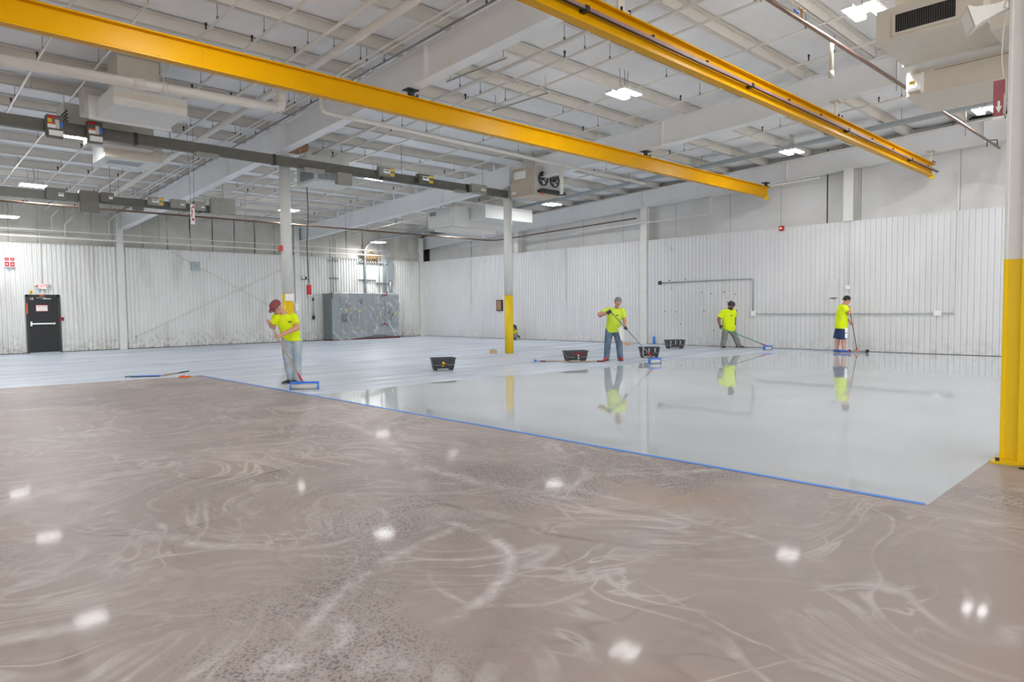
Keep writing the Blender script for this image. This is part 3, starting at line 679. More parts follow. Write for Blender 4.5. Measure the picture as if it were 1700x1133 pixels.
t = unit('unit_ventilator', (9.0, 16.95, 5.0), 'white ceiling unit with grey grilles beside the left column, behind the busway', 'air unit', [
    ('body', 'white', [((9.0, 16.97, 5.0), (10.2, 18.0, 5.52))]), ('riser_duct', 'white', [((9.0, 17.4, 5.52), (10.3, 18.1, 5.8))]), ('brown_board', 'board', [((8.4, 17.3, 5.85), (9.0, 17.9, 6.05))]), ('side_flap', 'white', [((8.6, 17.6, 5.0), (8.7, 18.2, 5.35))])])
slats(t, 'grille_slat', 'galv', [((9.1+.05*i, 16.955, 5.07), (9.125+.05*i, 16.97, 5.36)) for i in range(15)]+[((8.985, 17.05+.06*i, 5.07), (9.0, 17.08+.06*i, 5.36)) for i in range(13)])
t = unit('air_handler', (16.65, 21.9, 4.62), 'white stepped ceiling air unit behind the second girder', 'air unit', [
    ('body', 'white', [((16.65, 20.5, 4.72), (17.45, 22.1, 5.45))]), ('discharge', 'pipew', [((16.9, 21.0, 4.62), (19.3, 22.0, 4.78))]), ('upper_body', 'white', [((17.45, 20.9, 4.78), (19.5, 22.0, 5.2))]),
    ('side_duct', 'white', [((17.5, 19.6, 5.0), (20.1, 20.9, 5.5))]), ('access_panel', 'white', [((16.63, 20.8, 4.85), (16.65, 21.5, 5.4))])])
for hx in (16.75, 17.35): part('hanger_rod', 'steel', t, lambda b_: b_.cyl((hx-16.65, -.5, .8), (hx-16.65, -.5, 1.45), .012, 6))
slats(t, 'louvre_slat', 'dark', [((16.63, 21.6, 5.22+.05*i), (16.65, 22.0, 5.24+.05*i)) for i in range(3)])
t = unit('duct', (10.5, 2.2, 5.17), 'big cream duct with a dark slatted return grille, top right', 'duct', [
    ('body', 'cream', [((10.52, 2.16, 5.17), (11.75, 3.43, 5.62))]), ('grille_frame', 'cream', [((10.5, 2.42, 5.22), (10.52, 3.22, 5.26)), ((10.5, 2.42, 5.5), (10.52, 3.22, 5.54)), ((10.5, 2.42, 5.26), (10.52, 2.46, 5.5)), ((10.5, 3.18, 5.26), (10.52, 3.22, 5.5))]),
    ('grille_back', 'black', [((10.512, 2.46, 5.26), (10.522, 3.18, 5.5))]), ('lip', 'white', [((11.75, 2.05, 5.14), (12.1, 3.45, 5.24))]), ('top_duct', 'cream', [((10.9, 1.4, 5.62), (11.9, 3.3, 6.3))]), ('side_duct', 'cream', [((10.9, .9, 5.1), (12.0, 2.16, 5.6))])])
slats(t, 'grille_slat', 'bus', [((10.498, 2.475+.028*i, 5.262), (10.511, 2.481+.028*i, 5.498)) for i in range(25)])
t = unit('duct', (12.1, 2.0, 4.77), 'lower cream duct under the grilled one, with a numbered cover', 'duct', [
    ('body', 'cream', [((12.1, 1.0, 4.77), (13.4, 3.48, 5.14))]), ('flange', 'cream', [((12.08, 1.0, 4.77), (12.1, 3.48, 4.79))]), ('seam', 'dark', [((12.095, 1.6, 5.1), (12.1, 3.1, 5.105))])])
cv = part('sensor_cover', 'signw', t, lambda b_: (b_.box((-.1, 1.27, .06), (0, 1.46, .3)), b_.box((-.11, 1.3, .09), (-.1, 1.44, .26)), b_.box((-.06, 1.24, .02), (0, 1.27, .33))))
part('number_plate', 'yellow2', cv, lambda b_: b_.box((-.114, 1.34, .155), (-.11, 1.42, .2)))
text('number', '363', .05, 'black', cv, (-.116, 1.38, .178), ROT_W2)
t = unit('fan_heater', (15.1, 14.6, 5.0), 'tan ceiling fan heater with two round fans by the middle column', 'heater', [
    ('casing', 'tanbox', [((15.1, 14.62, 5.0), (16.2, 15.6, 5.88))]), ('front_face', 'unitgrey', [((15.1, 14.6, 5.05), (16.22, 14.62, 5.88))]), ('side_panel', 'tanbox', [((15.08, 14.8, 5.05), (15.1, 15.65, 5.45))]),
    ('side_label', 'signw', [((15.085, 15.0, 5.55), (15.1, 15.5, 5.78))]), ('burner_tray', 'dark', [((15.2, 14.42, 5.06), (16.3, 14.6, 5.14))]), ('shroud', 'galv', [((15.3, 14.4, 5.16), (16.3, 14.6, 5.2))]), ('maker_label', 'signw', [((15.07, 15.4, 5.1), (15.08, 15.62, 5.16))]), ('red_tag', 'red', [((15.2, 14.4, 4.96), (15.24, 14.41, 5.06))])])
for x in (.33, .85):
    F = part('fan', 'dark', t, lambda b_: (b_.tube([(x+.2*math.cos(a*PI/12), -.05, .5+.2*math.sin(a*PI/12)) for a in range(25)], .02, 6, False), b_.cyl((x, -.06, .5), (x, 0, .5), .05, 12), b_.cyl((x, -.006, .5), (x, 0, .5), .19, 20)))
    for k in range(5):
        a = k*2*PI/5; c, s_ = math.cos(a), math.sin(a)
        part('fan_blade', 'steel', F, lambda b_: b_.hexa([(x+.05*c-.04*s_, -.03, .5+.05*s_+.04*c), (x+.18*c-.05*s_, -.035, .5+.18*s_+.05*c), (x+.18*c+.05*s_, -.015, .5+.18*s_-.05*c), (x+.05*c+.03*s_, -.015, .5+.05*s_-.03*c)], [(x+.05*c-.04*s_, -.025, .5+.05*s_+.04*c), (x+.18*c-.05*s_, -.03, .5+.18*s_+.05*c), (x+.18*c+.05*s_, -.01, .5+.18*s_-.05*c), (x+.05*c+.03*s_, -.01, .5+.05*s_-.03*c)]))
part('motor', 'steel', t, lambda b_: (b_.cyl((.72, -.1, .78), (.72, .0, .78), .09, 14), b_.cyl((.6, -.06, .78), (.55, -.01, .78), .06, 10)))
part('flue', 'tan', t, lambda b_: b_.cyl((.75, .1, .88), (.75, .1, 1.35), .09, 14))
for x in (.05, 1.05): part('hanger_rod', 'steel', t, lambda b_: b_.cyl((x, .1, .88), (x, .1, 1.3), .01, 5))
# unlit strip lights hung between the girders
for x, y, lb in ((8.9, 10.2, 'unlit thin strip light hanging right of the first girder'), (10.9, 11.0, 'unlit thin strip light hanging above the yellow beam, mid picture')):
    t = thing('strip_light', (x, y, zdeck(y)-.42), lb, 'light')
    part('channel', 'pipew', t, lambda b_: b_.box((-.02, -.9, -.005), (.02, .9, .03))); part('edge_strip', 'dark', t, lambda b_: b_.box((-.024, -.9, -.012), (-.012, .9, -.005)))
    for s in (-.8, .8): part('hanger', 'steel', t, lambda b_: b_.cyl((0, s, .03), (0, s, .42), .006, 5))

# ------------------------------------------------------------------ things on the left wall
Y0 = YW-.055
d = box('door_1', 'black', None, (4.49, Y0-.05, .02), (5.41, Y0+.02, 2.12), kind='structure')
part('door_frame', 'dark', d, lambda b_: (b_.box((4.42, Y0-.07, 0), (4.49, Y0+.1, 2.19)), b_.box((5.41, Y0-.07, 0), (5.48, Y0+.1, 2.19)), b_.box((4.42, Y0-.07, 2.12), (5.48, Y0+.1, 2.19))))
part('threshold', 'galv', d, lambda b_: b_.box((4.48, Y0-.12, 0), (5.42, Y0, .03)))
part('push_bar', 'signw', d, lambda b_: (b_.box((4.55, Y0-.11, 1.08), (5.3, Y0-.07, 1.13)), b_.box((4.53, Y0-.12, 1.02), (4.58, Y0-.05, 1.19)), b_.box((5.27, Y0-.1, 1.07), (5.31, Y0-.05, 1.14))))
part('orange_tape', 'orange', d, lambda b_: b_.box((4.43, Y0-.075, 1.48), (4.465, Y0-.07, 1.88)))
part('orange_tape', 'orange', d, lambda b_: b_.box((4.85, Y0-.075, 2.13), (4.99, Y0-.07, 2.17)))
part('closer', 'galv', d, lambda b_: (b_.box((4.95, Y0-.1, 2.02), (5.2, Y0-.05, 2.06)), b_.box((4.75, Y0-.07, 2.07), (5.05, Y0-.05, 2.09))))
sg = part('door_sign', 'signw', d, lambda b_: b_.box((4.72, Y0-.056, 1.57), (5.1, Y0-.05, 1.81)))
part('sign_border', 'redtxt', sg, lambda b_: (b_.box((4.72, Y0-.058, 1.79), (5.1, Y0-.056, 1.81)), b_.box((4.72, Y0-.058, 1.57), (5.1, Y0-.056, 1.585)), b_.box((4.72, Y0-.058, 1.57), (4.735, Y0-.056, 1.81)), b_.box((5.085, Y0-.058, 1.57), (5.1, Y0-.056, 1.81))))
text('sign_word', 'CAUTION', .075, 'redtxt', sg, (4.91, Y0-.058, 1.735), ROT_W1)
for k, wd in enumerate((.24, .2)): part('sign_line', 'redtxt', sg, lambda b_: b_.box((4.91-wd/2, Y0-.0575, 1.66-.045*k), (4.91+wd/2, Y0-.056, 1.668-.045*k)))
npt = part('number_plate', 'dark', d, lambda b_: b_.box((4.52, Y0-.054, 1.98), (4.67, Y0-.05, 2.1)))
text('door_number', '10', .13, 'signw', npt, (4.595, Y0-.056, 2.04), ROT_W1)
t = thing('exit_sign', (4.95, Y0, 2.42), 'lit EXIT sign with red letters above the black door', 'exit sign')
part('housing', 'signw', t, lambda b_: b_.box((-.16, -.06, 0), (.16, .0, .19))); text('lettering', 'EXIT', .17, 'exitred', t, (0, -.062, .095), ROT_W1)
for s in (-1, 1): part('lamp_head', 'pipew', t, lambda b_: (b_.cyl((s*.22, -.12, .16), (s*.2, -.02, .15), .05, 10), b_.cyl((s*.223, -.125, .16), (s*.22, -.12, .16), .042, 10)))
part('conduit', 'pipew', t, lambda b_: b_.cyl((0, -.02, .19), (0, -.02, 2.2), .012, 6))
t = thing('yellow_notice', (4.6, Y0, 2.24), 'small yellow notice above the left corner of the black door', 'sign')
part('plate', 'yellow2', t, lambda b_: b_.box((-.04, -.012, 0), (.05, 0, .11))); part('print', 'dark', t, lambda b_: b_.box((-.02, -.014, .03), (.03, -.012, .08)))
t = thing('fire_pull_station', (5.53, Y0, 1.2), 'red fire pull station right of the black door', 'alarm')
part('body', 'red', t, lambda b_: b_.box((-.06, -.05, 0), (.07, 0, .14))); part('pull_bar', 'dark', t, lambda b_: b_.box((.0, -.065, .03), (.06, -.05, .11)))
t = thing('fire_sign', (3.99, Y0-.02, 3.2), 'pair of red fire signs with white symbols at the left edge', 'sign')
part('plate', 'signw', t, lambda b_: b_.box((-.17, -.05, 0), (.17, -.03, .36)))
for s in (-1, 1):
    part('red_field', 'redtxt', t, lambda b_: (b_.box((s*.08-.065, -.053, .02), (s*.08+.065, -.05, .19)),))
    part('symbol', 'signw', t, lambda b_: b_.prism([(s*.08+.032*math.cos(a*PI/2), -.056, .105+.032*math.sin(a*PI/2)) for a in range(4)], (0, .003, 0)))
    part('word_field', 'redtxt', t, lambda b_: (b_.box((s*.08-.065, -.053, .23), (s*.08+.065, -.05, .34)),)); part('word_line', 'signw', t, lambda b_: b_.box((s*.08-.04, -.055, .277), (s*.08+.04, -.053, .292)))
part('bracket', 'galv', t, lambda b_: b_.prism([(-.14, 0, 0), (.14, 0, 0), (0, 0, -.14)], (0, .04, 0)))
t = thing('vent_cover', (10.53, Y0+.02, 3.26), 'square grey vent cover high on the left wall', 'vent')
part('plate', 'galv', t, lambda b_: b_.box((-.19, -.03, 0), (.19, 0, .4)))
for i in range(6): part('louvre_slat', 'cabinet', t, lambda b_: b_.box((-.17, -.04, .04+.06*i), (.17, -.03, .06+.06*i)))
for k, (a, c, lb) in enumerate((((8.1, .5), (15.0, 3.7), 'thin grey brace rod rising to the right across the left wall'), ((9.6, 4.0), (15.1, 1.0), 'thin grey brace rod falling to the right across the left wall'))):
    t = thing('brace_rod', (a[0], Y0-.03-.03*k, a[1]), lb, 'rod'); part('rod', 'unitgrey', t, lambda b_: b_.cyl((0, 0, 0), (c[0]-a[0], 0, c[1]-a[1]), .012, 6)); part('anchor', 'steel', t, lambda b_: b_.cyl((0, 0, 0), (0, .05, 0), .03, 8))
t = thing('emergency_light', (15.45, Y0-.03, 3.0), 'small twin emergency light right of the far wall column', 'light')
part('body', 'dark', t, lambda b_: b_.box((0, -.08, 0), (.22, 0, .13)));
for s in (.0, .22): part('lamp_head', 'signw', t, lambda b_: b_.cyl((s, -.14, .07), (s, -.05, .07), .055, 10))
# pendant
t = thing('pendant_station', (10.3, 20., 1.98), 'red pendant control hanging on a long black cable', 'pendant')
part('box', 'red', t, lambda b_: (b_.box((-.06, -.05, .02), (.06, .05, .32)), b_.box((-.05, -.06, .1), (.05, -.05, .26)))); part('cable', 'dark', t, lambda b_: b_.tube([(0, 0, .36), (-.03, 0, 1.6), (.04, 0, 2.6), (0, 0, zdeck(20)-.03-1.98)], .015, 6)); part('strain_relief', 'galv', t, lambda b_: b_.cyl((0, 0, .32), (0, 0, .4), .03, 8)); part('hook', 'galv', t, lambda b_: b_.tube([(-.04, 0, .02), (-.07, 0, -.06), (-.03, 0, -.1)], .02, 6))
# hanging sign
t = thing('hanging_sign', (6.15, 18., 3.71), 'narrow white and red sign hanging on two wires before the lower busway', 'sign')
part('plate', 'signw', t, lambda b_: b_.box((-.05, -.005, 0), (.05, .005, .5)))
for u0, u1, v0, v1 in ((-.02, .03, .09, .15), (-.035, -.01, .18, .25), (-.025, .0, .26, .36), (.0, .035, .4, .46), (-.035, -.02, .36, .43)): part('red_mark', 'redtxt', t, lambda b_: b_.box((u0, -.008, v0), (u1, -.005, v1)))
for s in (-.045, .045): part('wire', 'dark', t, lambda b_: b_.cyl((s, 0, .5), (s*1.6, 0, zdeck(18)-.03-3.71), .004, 5))

# switchgear + plastic
CX0, CX1, CY = 16.45, 20.4, 29.75
cb = thing('switchgear_cabinet', (CX0, CY, 0), 'long grey electrical switchgear cabinet under plastic film at the left wall', 'cabinet')
part('plinth', 'dkred', cb, lambda b_: b_.box((0, -.02, 0), (3.95, .8, .06)))
wds = [(0, .5), (.5, 1.45), (1.45, 2.35), (2.35, 3.05), (3.05, 3.95)]
for i, (a, c) in enumerate(wds):
    S = part('section', 'cabinet', cb, lambda b_: b_.box((a+.006, .02, .06), (c-.006, .8, 2.3)))
    part('door', 'cabinet', S, lambda b_: b_.box((a+.03, 0, .1), (c-.03, .02, 2.2)))
    part('handle', 'steel', S, lambda b_: b_.box((c-.12, -.03, 1.0), (c-.09, 0, 1.18)))
def dec(nm, m_, x, z, wd, hh): part(nm, m_, cb, lambda b_: b_.box((x, -.012, z), (x+wd, .0, z+hh)))
dec('meter_panel', 'black', .62, .97, .38, .24); dec('meter_bezel', 'dark', .55, .9, .55, .4); dec('meter_label', 'signw', .68, 1.05, .08, .06); dec('meter_label', 'signw', .82, 1.05, .06, .06)
for x, z, wd, hh in ((.75, 1.42, .14, .12), (1.05, 1.5, .07, .1), (1.5, 1.35, .11, .13), (1.3, .55, .22, .07), (1.9, 1.52, .06, .1), (2.75, 1.15, .08, .24), (3.7, 1.15, .09, .25)): dec('warning_label', 'yellow2', x, z, wd, hh)
for x, z, wd, hh in ((.72, 1.72, .18, .04), (1.55, 1.85, .06, .25), (2.72, 1.72, .12, .04)): dec('red_label', 'dkred', x, z, wd, hh)
for x, z in ((.5, 1.5), (1.25, 1.5), (.78, .72), (2.95, 1.52)): dec('white_label', 'signw', x, z, .07, .08)
for x, z in ((3.2, 1.0), (3.3, 1.25), (3.5, 1.1), (3.4, .95)): part('breaker_handle', 'dark', cb, lambda b_: b_.box((x, -.06, z), (x+.06, 0, z+.2)))
# sheet
pl = thing('plastic_sheet', (CX0, CY, 0), 'clear plastic film taped over the grey switchgear cabinet', 'plastic sheet')
nx, nz = 60, 34; b_ = MB(); vs = []; keep = []
def low(u):   # lower hem of the film
    pts = [(0, .04), (.1, .02), (.25, .03), (.45, .12), (.58, .3), (.7, .68), (.735, .72), (.8, .42), (.88, .12), (1, .04)]
    for (a, za), (c, zc) in zip(pts, pts[1:]):
        if a <= u <= c: return za+(zc-za)*(u-a)/(c-a)
    return .04
for k in range(nz+1):
    for j in range(nx+1):
        u, vv = j/nx, k/nz
        z0 = low(u); z = z0+(2.34-z0)*vv
        px, pz = (u-.735)*3.95, z-.72
        rad = sum(.05*max(0, 1-abs(math.sin(7*math.atan2(u*3.95-ax_, z-az_)+k_)*1.6))*min(1, math.hypot(u*3.95-ax_, z-az_)*1.2)*max(0, 1-math.hypot(u*3.95-ax_, z-az_)/2.2) for ax_, az_, k_ in ((.2, 2.3, 0), (2.95, 2.25, 1), (2.9, .72, 2), (1.6, 1.95, .5)))
        fold = rad+.035*math.sin(u*23+3*math.sin(vv*4))*(1-vv)**.7+.03*noise.noise((u*7, vv*5, 1.7))+.02*noise.noise((u*19, vv*13, 4))
        vs.append((u*3.98-.015, -.09-abs(fold)*1.3-.05*(1-vv)*(z < .4), z))
for j in range(nx+1): vs.append(((j/nx)*3.98-.015, .5, 2.33+.02*math.sin(j*.9)))
fs = [(k*(nx+1)+j, k*(nx+1)+j+1, (k+1)*(nx+1)+j+1, (k+1)*(nx+1)+j) for k in range(nz+1) for j in range(nx)]
b_.add(vs, fs, True); b_.build('film', 'film', pl)
b_ = MB(); b_.add([(1.55, -.14, .1), (2.3, -.16, .3), (2.9, -.17, .72), (3.45, -.14, .12), (2.2, -.15, .45), (2.6, -.19, .25)], [(0, 1, 5), (1, 2, 5), (2, 3, 5), (1, 4, 2)], True); b_.build('folded_corner', 'film', pl)
for x, z, a in ((2.9, .72, .4), (3.0, .74, -.6), (2.9, 2.2, .25), (3.85, .1, 0), (-.02, 2.2, 1.57), (1.6, 1.9, 1.3), (3.1, 2.28, 1.2)):
    c, s_ = math.cos(a)*.13, math.sin(a)*.13
    part('red_tape', 'dkred', pl, lambda b_: b_.prism([(x-c-s_*.2, -.16, z-s_+c*.2), (x+c-s_*.2, -.16, z+s_+c*.2), (x+c+s_*.2, -.16, z+s_-c*.2), (x-c+s_*.2, -.16, z-s_-c*.2)], (0, .006, 0)))
# conduits on left wall above the cabinet
def conduit(pts, r, label, m_='galv', rr=.25):
    return run('conduit', pts, r, m_, label, 'conduit', 10, rr)
yc = YW-.14
conduit([(18.9, yc, 2.32), (18.9, yc, 4.75), (19.5, yc-.3, 5.15), (20.3, yc-3, 5.3)], .055, 'fat galvanised conduit curving up from the switchgear to the tray', rr=.5)
for x in (16.95, 17.08, 17.22): conduit([(x, yc, 2.3), (x, yc, 5.0)], .016, {16.95: 'left thin conduit of three above the cabinet end', 17.08: 'middle thin conduit of three above the cabinet end', 17.22: 'right thin conduit of three above the cabinet end'}[x])
for i, x in enumerate((19.75, 19.98, 20.08, 20.17)): conduit([(x, yc, 2.3), (x, yc, 5.0)], .02+.006*(i == 2), ['left', 'second', 'third', 'right'][i]+' thin conduit in the row beside the grey wireway')
t = thing('wireway', (20.3, YW-.24, 2.3), 'grey metal wireway box on conduit above the switchgear', 'conduit')
part('box', 'galv', t, lambda b_: b_.box((0, 0, .75), (.22, .16, 1.75))); part('lower_pipe', 'galv', t, lambda b_: b_.cyl((.13, .08, 0), (.13, .08, .75), .06, 12)); part('upper_pipe', 'galv', t, lambda b_: b_.cyl((.08, .08, 1.75), (.08, .08, 2.7), .045, 12))
for x0, x1, z, lb in ((16.85, 17.35, 3.95, 'upper strut bar holding the three thin conduits'), (16.85, 17.35, 3.08, 'lower strut bar holding the three thin conduits'), (18.5, 20.65, 3.9, 'long strut bar below the torn insulation'), (18.5, 19.55, 3.02, 'strut bar with clamps left of the wireway'), (19.55, 20.6, 2.86, 'strut bar with clamps behind the wireway')):
    t = thing('strut_bar', (x0, YW-.1, z), lb, 'strut'); part('bar', 'steel', t, lambda b_: b_.box((0, -.02, 0), (x1-x0, .02, .04)))
    k = 0
    while k*.13+.08 < x1-x0: part('clamp', 'dark', t, lambda b_: b_.box((.05+k*.13, -.04, -.05), (.09+k*.13, -.02, .0))); k += 1
t = thing('torn_insulation', (18.8, YW, 3.95), 'torn brown insulation hanging from the hole above the strut bar', 'insulation')
b_ = MB(); vs = []
for k in range(7):
    for j in range(11):
        u, vv = j/10, k/6
        vs.append((u*1.1, -.02-.1*math.sin(PI*vv)*(.6+.6*noise.noise((u*4, vv*3, 2))), .0+(.62-.16*abs(math.sin(u*6)))*vv))
b_.add(vs, [(k*11+j, k*11+j+1, (k+1)*11+j+1, (k+1)*11+j) for k in range(6) for j in range(10)], True); b_.build('flap', 'rock', t)
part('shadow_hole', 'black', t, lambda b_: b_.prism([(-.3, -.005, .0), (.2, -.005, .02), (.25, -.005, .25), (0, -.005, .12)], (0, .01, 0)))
t = run('conduit', [(15.95, YW-.12, 1.2), (15.95, YW-.12, 2.25), (16.5, YW-.12, 2.3)], .02, 'galv', 'bent grey conduit left of the switchgear', 'conduit', 8, .2)
part('socket', 'dark', t, lambda b_: (b_.box((-.06, -.05, -.15), (.06, .02, .02)), b_.box((-.04, -.04, .75), (.04, .02, .9))))

# ------------------------------------------------------------------ things on the right wall
xr = XW-.035
t = run('wall_conduit', [(xr-.02, 15.1, 2.42), (xr-.02, 11.28, 2.44), (xr-.02, 11.28, 1.27)], .018, 'galv', 'bent grey conduit on the right wall behind the bearded worker', 'conduit', 8, .12)
part('end_box', 'dark', t, lambda b_: b_.box((-.03, -.02, -.07), (.03, .09, .07))); part('junction_box', 'signw', t, lambda b_: b_.box((-.03, -3.92, -1.3), (.04, -3.76, -1.12)))
t = thing('corrugated_conduit', (xr-.02, 11.2, 1.2), 'wavy flexible conduit sagging along the right wall', 'conduit')
pts = []
for i in range(240):
    y = -6.0*i/239; pts.append((0, y, .01-.02*abs(math.sin(y*PI/.34))))
part('hose', 'galv', t, lambda b_: b_.tube(pts, .016, 6)); part('end_box', 'signw', t, lambda b_: b_.box((-.03, -5.7, -.06), (.03, -5.5, .08)))
part('riser', 'pipew', t, lambda b_: b_.tube(ipath([(0, -5.95, .0), (0, -6.05, .25), (0, -6.05, 4.0)], .1), .014, 6))
for y, z1, z0, lb in ((20.05, 4.1, 1.72, 'thin dark conduit to the socket left of the gloved worker'), (26.55, 3.95, 1.7, 'thin dark conduit to the socket near the room corner')):
    t = run('wall_conduit', [(xr-.01, y, z0), (xr-.01, y, z1)], .012, 'unitgrey', lb, 'conduit', 6); part('socket', 'signw', t, lambda b_: b_.box((-.04, -.06, -.14), (.02, .06, .02))); part('socket_face', 'dark', t, lambda b_: b_.box((-.045, -.025, -.09), (-.04, .025, -.04)))
t = thing('fire_strobe', (xr-.01, 10.27, 4.02), 'small red fire alarm strobe high on the right wall', 'alarm')
part('body', 'red', t, lambda b_: b_.box((-.06, -.08, 0), (.02, .08, .16))); part('lens', 'signw', t, lambda b_: b_.box((-.08, -.03, .05), (-.06, .05, .11)))
t = thing('wall_box', (xr-.01, 14.6, 3.7), 'small white bracket fixture left high on the right wall', 'fixture')
part('body', 'signw', t, lambda b_: b_.box((-.08, -.1, 0), (.02, .1, .06))); part('arm', 'unitgrey', t, lambda b_: b_.cyl((-.16, -.03, .03), (-.08, -.03, .03), .03, 8))
t = thing('white_panel', (xr, 8.55, 1.72), 'flat white cover plate on the right wall near the worker in shorts', 'panel')
part('plate', 'wallR', t, lambda b_: b_.box((-.015, -.15, 0), (.02, .15, .6))); part('slot', 'dark', t, lambda b_: b_.box((-.018, -.1, -.03), (.02, .08, -.01)))
t = run('wall_conduit', [(xr-.01, 8.1, 1.9), (xr-.01, 8.1, 4.1)], .014, 'pipew', 'white conduit running down beside the worker in shorts', 'conduit', 6); part('switch', 'signw', t, lambda b_: b_.box((-.05, -.06, .08), (.02, .06, .2)))
t = thing('framed_notice', (xr, 24.4, 1.36), 'brown framed notice board left of the middle column', 'notice board')
part('frame', 'dark', t, lambda b_: b_.box((-.05, -.22, 0), (.02, .2, .54))); part('board', 'board', t, lambda b_: b_.box((-.055, -.13, .05), (-.05, .16, .49)))
t = thing('blue_strip', (xr, 18.98, 0), 'blue strip leaning at the wall behind the gloved worker', 'strip')
part('strip', 'blue', t, lambda b_: b_.box((-.05, -3.62, .0), (-.02, -3.54, .3)))
rs = random.Random(3)
t = thing('wall_bolts', (xr, 13.5, 0), 'scattered dark bolt stubs left on the right wall', 'bolts')
for y, z in [(14.9, 1.3), (14.4, 1.28), (13.2, 1.3), (12.5, 1.3), (11.9, 1.32), (14.6, 2.2), (13.3, 2.0), (12.9, 1.95), (12.4, 1.98), (11.95, 1.9), (12.8, .6), (14.2, .8), (15.2, 2.42), (14.7, 2.5), (14.0, 2.52)]:
    part('bolt', 'dark', t, lambda b_: b_.cyl((0, y-13.5, z), (-.03, y-13.5, z), .018, 6))

# ------------------------------------------------------------------ masking tape, floor tools, buckets
t = thing('masking_tape', (5.655, 1.46, .0015), 'long strip of blue masking tape along the edge of the wet coating', 'tape')
def tapef(b_):
    n = 24; L_ = 14.98
    for i in range(n):
        y0, y1 = L_*i/n, L_*(i+1)/n; wob = lambda y: .006*math.sin(y*1.7)+.004*math.sin(y*4.1)
        b_.hexa([(-.028+wob(y0), y0, 0), (.028+wob(y0), y0, 0), (.028+wob(y1), y1, 0), (-.028+wob(y1), y1, 0)], [(-.028+wob(y0), y0, .0025), (.028+wob(y0), y0, .0025), (.028+wob(y1), y1, .0025), (-.028+wob(y1), y1, .0025)])
part('tape', 'bluetape', t, tapef)
CR = YAW-PI/2        # local x = camera right, local y = away from the camera

def bucket(x, y, rz, label, sticker=None, L_=.56, W_=.36, H_=.3):
    t = thing('roller_bucket', (x, y, .003), label, 'bucket', CR+rz, 'black roller buckets')
    a, c = (L_*.43, W_*.40), (L_*.5, W_*.5); z0, z1 = .045, H_
    def ring(p, z, k=0): return [(s*(p[0]-k), q*(p[1]-k), z) for s, q in ((-1, -1), (1, -1), (1, 1), (-1, 1))]
    b_ = MB(); b_.add(ring(a, z0)+ring(c, z1)+ring(c, z1, .012)+ring(a, z0+.012, .012), [(0, 1, 2, 3)]+[(i, (i+1) % 4, 4+(i+1) % 4, 4+i) for i in range(4)]+[(4+i, 4+(i+1) % 4, 8+(i+1) % 4, 8+i) for i in range(4)]+[(8+i, 8+(i+1) % 4, 12+(i+1) % 4, 12+i) for i in range(4)]+[(12, 13, 14, 15)])
    b_.build('tub', 'tub', t)
    for s in (-1, 1):
        part('rim', 'tub', t, lambda b_: b_.box((-c[0]-.012, s*c[1]-.012, z1-.02), (c[0]+.012, s*c[1]+.012, z1+.006)))
        part('rim', 'tub', t, lambda b_: b_.box((s*c[0]-.012, -c[1], z1-.02), (s*c[0]+.012, c[1], z1+.006)))
        for q in (-1, 1): part('foot', 'tub', t, lambda b_: b_.hexa([(s*(a[0]-.05)-.03, q*(a[1]-.04)-.03, 0), (s*(a[0]-.05)+.03, q*(a[1]-.04)-.03, 0), (s*(a[0]-.05)+.03, q*(a[1]-.04)+.03, 0), (s*(a[0]-.05)-.03, q*(a[1]-.04)+.03, 0)], [(s*(a[0]-.04)-.035, q*(a[1]-.03)-.035, z0+.02), (s*(a[0]-.04)+.035, q*(a[1]-.03)-.035, z0+.02), (s*(a[0]-.04)+.035, q*(a[1]-.03)+.035, z0+.02), (s*(a[0]-.04)-.035, q*(a[1]-.03)+.035, z0+.02)]))
    part('paint', 'roller', t, lambda b_: b_.box((-a[0]+.01, -a[1]+.01, z0+.012), (a[0]-.01, a[1]-.01, z0+.07)))
    part('bail_handle', 'steel', t, lambda b_: b_.tube(ipath([(-c[0]-.015, 0, z1-.03), (-c[0]+.02, -c[1]*.99, z1*.45), (c[0]-.02, -c[1]*.99, z1*.45), (c[0]+.015, 0, z1-.03)], .06), .008, 6))
    part('grip', 'tub', t, lambda b_: b_.cyl((-.08, -c[1]*.99, z1*.45), (.08, -c[1]*.99, z1*.45), .014, 8))
    fy = lambda z: -(a[1]+(c[1]-a[1])*(z-z0)/(z1-z0))
    def st(nm, m_, x0, x1, za, zb): part(nm, m_, t, lambda b_: b_.hexa([(x0, fy(za)-.004, za), (x1, fy(za)-.004, za), (x1, fy(za)+.002, za), (x0, fy(za)+.002, za)], [(x0, fy(zb)-.004, zb), (x1, fy(zb)-.004, zb), (x1, fy(zb)+.002, zb), (x0, fy(zb)+.002, zb)]))
    if sticker == 'y':
        st('sticker', 'yellow2', -.05, .01, .15, .21); st('sticker', 'orange', -.035, -.01, .165, .195); st('sticker', 'yellow2', -.06, .0, .1, .125); st('sticker', 'orange', .0, .07, .15, .165)
    elif sticker == 'r':
        for k in range(5): st('red_drip', 'dkred', -.12+k*.075, -.075+k*.075, .18-.02*(k % 2), .27)
        st('sticker', 'signw', .02, .06, .08, .2)
    else:
        for k in range(3): st('paint_drip', 'roller', -.2+k*.17, -.17+k*.17, .06+.05*k, .29)
    return t
bucket(10.2, 13.05, .3, 'black roller bucket with a yellow sticker, standing alone nearest the left', 'y')
bucket(14.15, 12.2, .25, 'black roller bucket with red drips, lying pole behind it', 'r', .62)
bucket(16.65, 11.5, -.1, 'black roller bucket right beside the blue roller of the gloved worker', None, .58)
bucket(20.75, 13.25, .05, 'black roller bucket farthest back, left of the bearded worker', None, .66)

